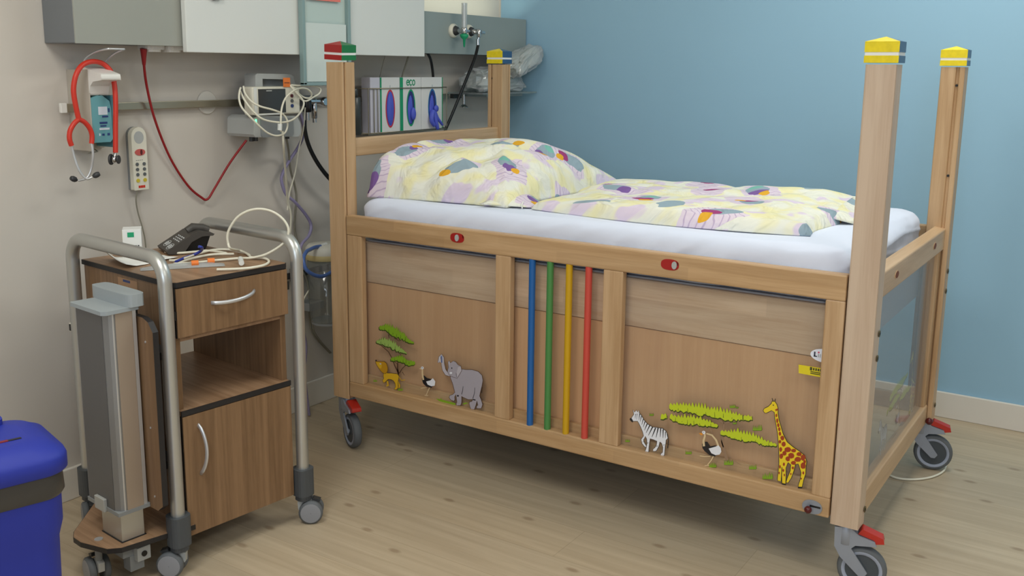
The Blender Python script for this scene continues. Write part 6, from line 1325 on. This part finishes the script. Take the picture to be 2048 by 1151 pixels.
# glove boxes in a wire rack
rk = thing('glove_rack', 'thin wire rack on the wall holding the glove boxes', 'rack', (-.85, 0, 1.085))
mb = MB(); ry = -.106
for z in (1.090, 1.268): mb.tube([Q(-1.10, -.012, z), Q(-1.10, ry, z), Q(-.578, ry, z), Q(-.578, -.012, z)], .0022, 'steel_rail', 6)
for x in (-1.10, -1.065, -1.042, -.578): mb.tube([Q(x, ry, 1.084), Q(x, ry, 1.27)], .0022, 'steel_rail', 6)
for y in (-.03, -.07, ry): mb.tube([Q(-1.10, y, 1.0845), Q(-.578, y, 1.0845)], .0022, 'steel_rail', 6)
for x in (-1.0, -.7): mb.tube([Q(x, 0, 1.2), Q(x, -.012, 1.2), Q(x, -.012, 1.0845), Q(x, ry, 1.0845)], .0022, 'steel_rail', 6)
mb.build('wire_frame', rk)
def glove_box(x0, x1, m, ring, lab, gl, logo=None, stripe=None):
    t = thing('glove_box', lab, 'glove box', ((x0+x1)/2, -.06, 1.0875), 0, 'glove boxes in the wire rack')
    z0, z1, yf, yb = 1.0875, 1.312, -.101, -.054; x0 += .0015; x1 -= .0015
    MB().box((x0, yf, z0), (x1, yb, z1), m).build('carton', t, .0015)
    cx = (x0+x1)/2
    if ring:
        rg = MB(); o_, i_ = oval(cx, 1.185, .030, .078, 32), oval(cx, 1.185, .0235, .070, 32); n = 32
        rg.add([Q(a, yf-.0008, b) for a, b in o_]+[Q(a, yf-.0008, b) for a, b in i_], [(k, (k+1)%n, n+(k+1)%n, n+k) for k in range(n)], ring); rg.build('opening_rim', t, fixn=False)
        MB().prism(i_, XZ, yf-.0006, yf, 'glove_dark' if gl != 'flat' else 'glove').build('opening', t)
        mb = MB()
        if gl == 'flat': mb.grid(8, 20, lambda u, v: Q(cx+(.021*(2*u-1))*math.sqrt(max(0, 1-(2*v-1)**2)), yf-.002-.006*math.sin(PI*u)*math.sin(PI*v)+.001*math.sin(u*14), 1.185+.066*(2*v-1)), 'glove')
        else:
            mb.grid(8, 20, lambda u, v: Q(cx-.004+(.017*(2*u-1))*math.sqrt(max(0, 1-(2*v-1)**2)), yf-.001-.006*math.sin(PI*u)*math.sin(PI*v)+.001*math.sin(u*11+v*5), 1.178+.060*(2*v-1)), 'glove')
            if gl == 'tip': mb.sphere((cx+.002, yf-.012, 1.160), .016, 'glove', 14, (.9, .6, 1.7))
            if gl == 'hang':
                mb.sphere((cx+.010, yf-.014, 1.178), .015, 'glove', 14, (1, .6, 1))
                for pth, r0 in (([(cx-.006, yf-.008, 1.165), (cx-.020, yf-.014, 1.150), (cx-.024, yf-.016, 1.125), (cx-.010, yf-.018, 1.105)], .013), ([(cx, yf-.010, 1.165), (cx+.002, yf-.016, 1.130), (cx+.008, yf-.020, 1.100), (cx+.014, yf-.020, 1.090)], .012), ([(cx+.008, yf-.010, 1.160), (cx+.016, yf-.018, 1.135), (cx+.034, yf-.022, 1.115), (cx+.044, yf-.022, 1.106)], .008)):
                    q_ = smooth(pth, 5); mb.tube(q_, r0, 'glove', 10, radii=[r0*(1-.4*i/len(q_)) for i in range(len(q_))])
        mb.build('glove', t)
        MB().box((cx-.0008, yf-.0006, 1.266), (cx+.0008, yf, 1.280), 'teal_dark').build('tear_mark', t)
    if stripe:
        mb = MB()
        for a, b in stripe: mb.box((a, yf-.0007, z0+.0005), (b, yf+.001, z1-.0005), 'eco_green')
        mb.build('green_stripe', t)
    if logo:
        mb = MB(); zc = 1.290
        arc = lambda x, a0, a1: [Q(x+.0082*math.cos(math.radians(a)), yf-.0008, zc+.0105*math.sin(math.radians(a))) for a in [a0+(a1-a0)*k/18 for k in range(19)]]
        mb.tube(arc(cx-.019, 5, 320) , .0026, 'eco_green', 6, flat=.3).tube([Q(cx-.0265, yf-.0008, zc+.001), Q(cx-.0112, yf-.0008, zc+.001)], .0024, 'eco_green', 6, flat=.3)
        mb.tube(arc(cx, 45, 315), .0026, 'eco_green', 6, flat=.3); mb.tube(arc(cx+.019, 0, 360), .0026, 'eco_green', 6, flat=.3)
        mb.build('green_lettering', t)
    return t
glove_box(-1.083, -1.022, 'box_lilac', None, 'plain lilac white glove box at the left end of the rack', None)
glove_box(-1.022, -.896, 'box_white', 'ring_red', 'white glove box with a red rimmed oval opening', 'flat', None, ((-1.0205, -1.0125),))
glove_box(-.896, -.752, 'box_white', 'eco_green', 'white glove box with a green rimmed oval and green lettering', 'tip', 'eco', ((-.8945, -.876),))
glove_box(-.752, -.600, 'box_white', 'ring_blue', 'white glove box with a blue rimmed oval and gloves hanging out', 'hang', None, ((-.607, -.6015),))
cable('black_hose', 'black_cable', .0062, 'cable_black', None, 'short black hose dropping from the panel behind the glove boxes', 'hose')
cable('grey_lead', 'grey_cable', .0038, 'cable_grey', None, 'grey cable slanting from the panel down to the glove boxes', 'cable')
cable('fine_wire', 'thin_cable', .0014, 'cable_grey', None, 'fine wire hanging from the panel above the lilac box', 'cable')
tag(MB().cyl((-1.125, -.055, 1.085), (0, 0, 1), .026, .150, 'cylinder_grey', 22, e=.004).cyl((-1.125, -.055, 1.235), (0, 0, 1), .015, .035, 'cylinder_grey', 18, e=.004).box((-1.140, -.035, 1.20), (-1.110, -.0225, 1.25), 'cylinder_grey').build('grey_bottle', None, .001), 'dark grey bottle clipped to the rail between cot post and lilac box', 'bottle')
# glass shelf with bags
sf = thing('glass_shelf', 'small glass shelf in the corner under the grey panel', 'shelf', (-.26, -.11, 1.23))
bx('shelf_plate', (-.470, -.225, 1.236), (-.012, -.030, 1.244), 'glass_teal', sf, .001)
bx('shelf_bracket', (-.40, -.20, 1.224), (-.10, -.018, 1.2355), 'plastic_grey', sf, .002)
MB().box((-.44, -.045, 1.215), (-.38, -.0225, 1.240), 'plastic_dark').tube([Q(-.44, -.10, 1.235), Q(-.44, -.10, 1.190)], .006, 'chrome', 10).cyl((-.44, -.10, 1.176), (0, 0, 1), .020, .014, 'chrome', 16, r1=.008, e=.002).build('shelf_clamp', sf, .001)
def bag(name, c, s, lab, seed, tilt=0):
    mb = MB(); T = Matrix.Rotation(tilt, 3, 'Y'); c = Vector(c)
    def f(u, v):
        a = u*2*PI; p = (v-.5)*PI; d = Vector((math.cos(a)*math.cos(p), math.sin(a)*math.cos(p), math.sin(p)))
        d2 = Vector([math.copysign(abs(x)**.7, x) for x in d])
        k = 1+.22*noise.noise(d*2.2+Vector((seed, 0, 0)))+.13*noise.noise(d*5+Vector((0, seed, 0)))
        q = T @ Vector((d2.x*s[0], d2.y*s[1], d2.z*s[2]))*k + c
        q.z = max(q.z, 1.2448); q.y = min(q.y, -.164) if q.z > 1.400 else q.y; q.x = min(q.x, -.006); q.y = max(-.30, min(q.y, -.012)); return q
    mb.grid(40, 22, f, 'bag_plastic', smooth=False)
    mb.grid(30, 16, lambda u, v: lerp(Vector(c)+Vector((0, 0, -.01)), f(u, v), .80)+Vector((0, 0, .004)), 'bag_inner', smooth=False)
    return tag(mb.build(name, weld=True), lab, 'bag')
bag('plastic_bag', (-.250, -.135, 1.292), (.185, .085, .060), 'flat crumpled clear plastic bag lying on the glass shelf', 2.0, .0)
bag('plastic_bag', (-.150, -.232, 1.385), (.125, .060, .048), 'upper greyish plastic bag leaning in the wall corner', 7.0, -.42)
cable('floor_cable', 'floor_cable', .0036, 'cable_white', None, 'thin pale cable lying on the floor beside the far foot caster', 'cable')
# ------------------------------------------------------------------ light
def area(name, loc, size, rot, power, col, spread=PI):
    l = bpy.data.lights.new(name, 'AREA'); l.shape = 'RECTANGLE'; l.size, l.size_y = size; l.energy = power; l.color = col; l.spread = spread
    o = bpy.data.objects.new(name, l); o.location = loc; o.rotation_euler = rot; COL.objects.link(o); return o
area('window_light', (XL-.02, (WY0+WY1)/2, (WZ0+WZ1)/2), (WY1-WY0-.1, WZ1-WZ0-.1), (0, -PI/2, 0), 72, (.74, .86, 1.0))
for (x, y), e_ in (((-3.6, -1.3), 26), ((-.95, -2.3), 23), ((-3.2, -4.1), 25)):
    area('ceiling_lamp', (x, y, H-.03), (1.25, .62), (0, 0, 0), e_, (1.0, 1.0, .93))
area('panel_uplight', (-.48, -.120, 1.592), (.80, .05), (PI-.5, 0, 0), .62, (.92, 1.0, .80))
area('panel_uplight', (-1.65, -.075, 1.73), (1.4, .08), (PI-.35, 0, 0), 4, (1.0, .98, .80))
w = bpy.data.worlds.new('world'); SC.world = w; w.use_nodes = True
w.node_tree.nodes['Background'].inputs[0].default_value = (.75, .85, 1, 1); w.node_tree.nodes['Background'].inputs[1].default_value = .6
vs = SC.view_settings; vs.view_transform = 'Standard'; vs.look = 'None'; vs.exposure = 0.0; vs.gamma = 1.0
try: vs.use_curve_mapping = False
except Exception: pass
SC.cycles.use_denoising = True
SC.cycles.max_bounces = 10; SC.cycles.transparent_max_bounces = 16
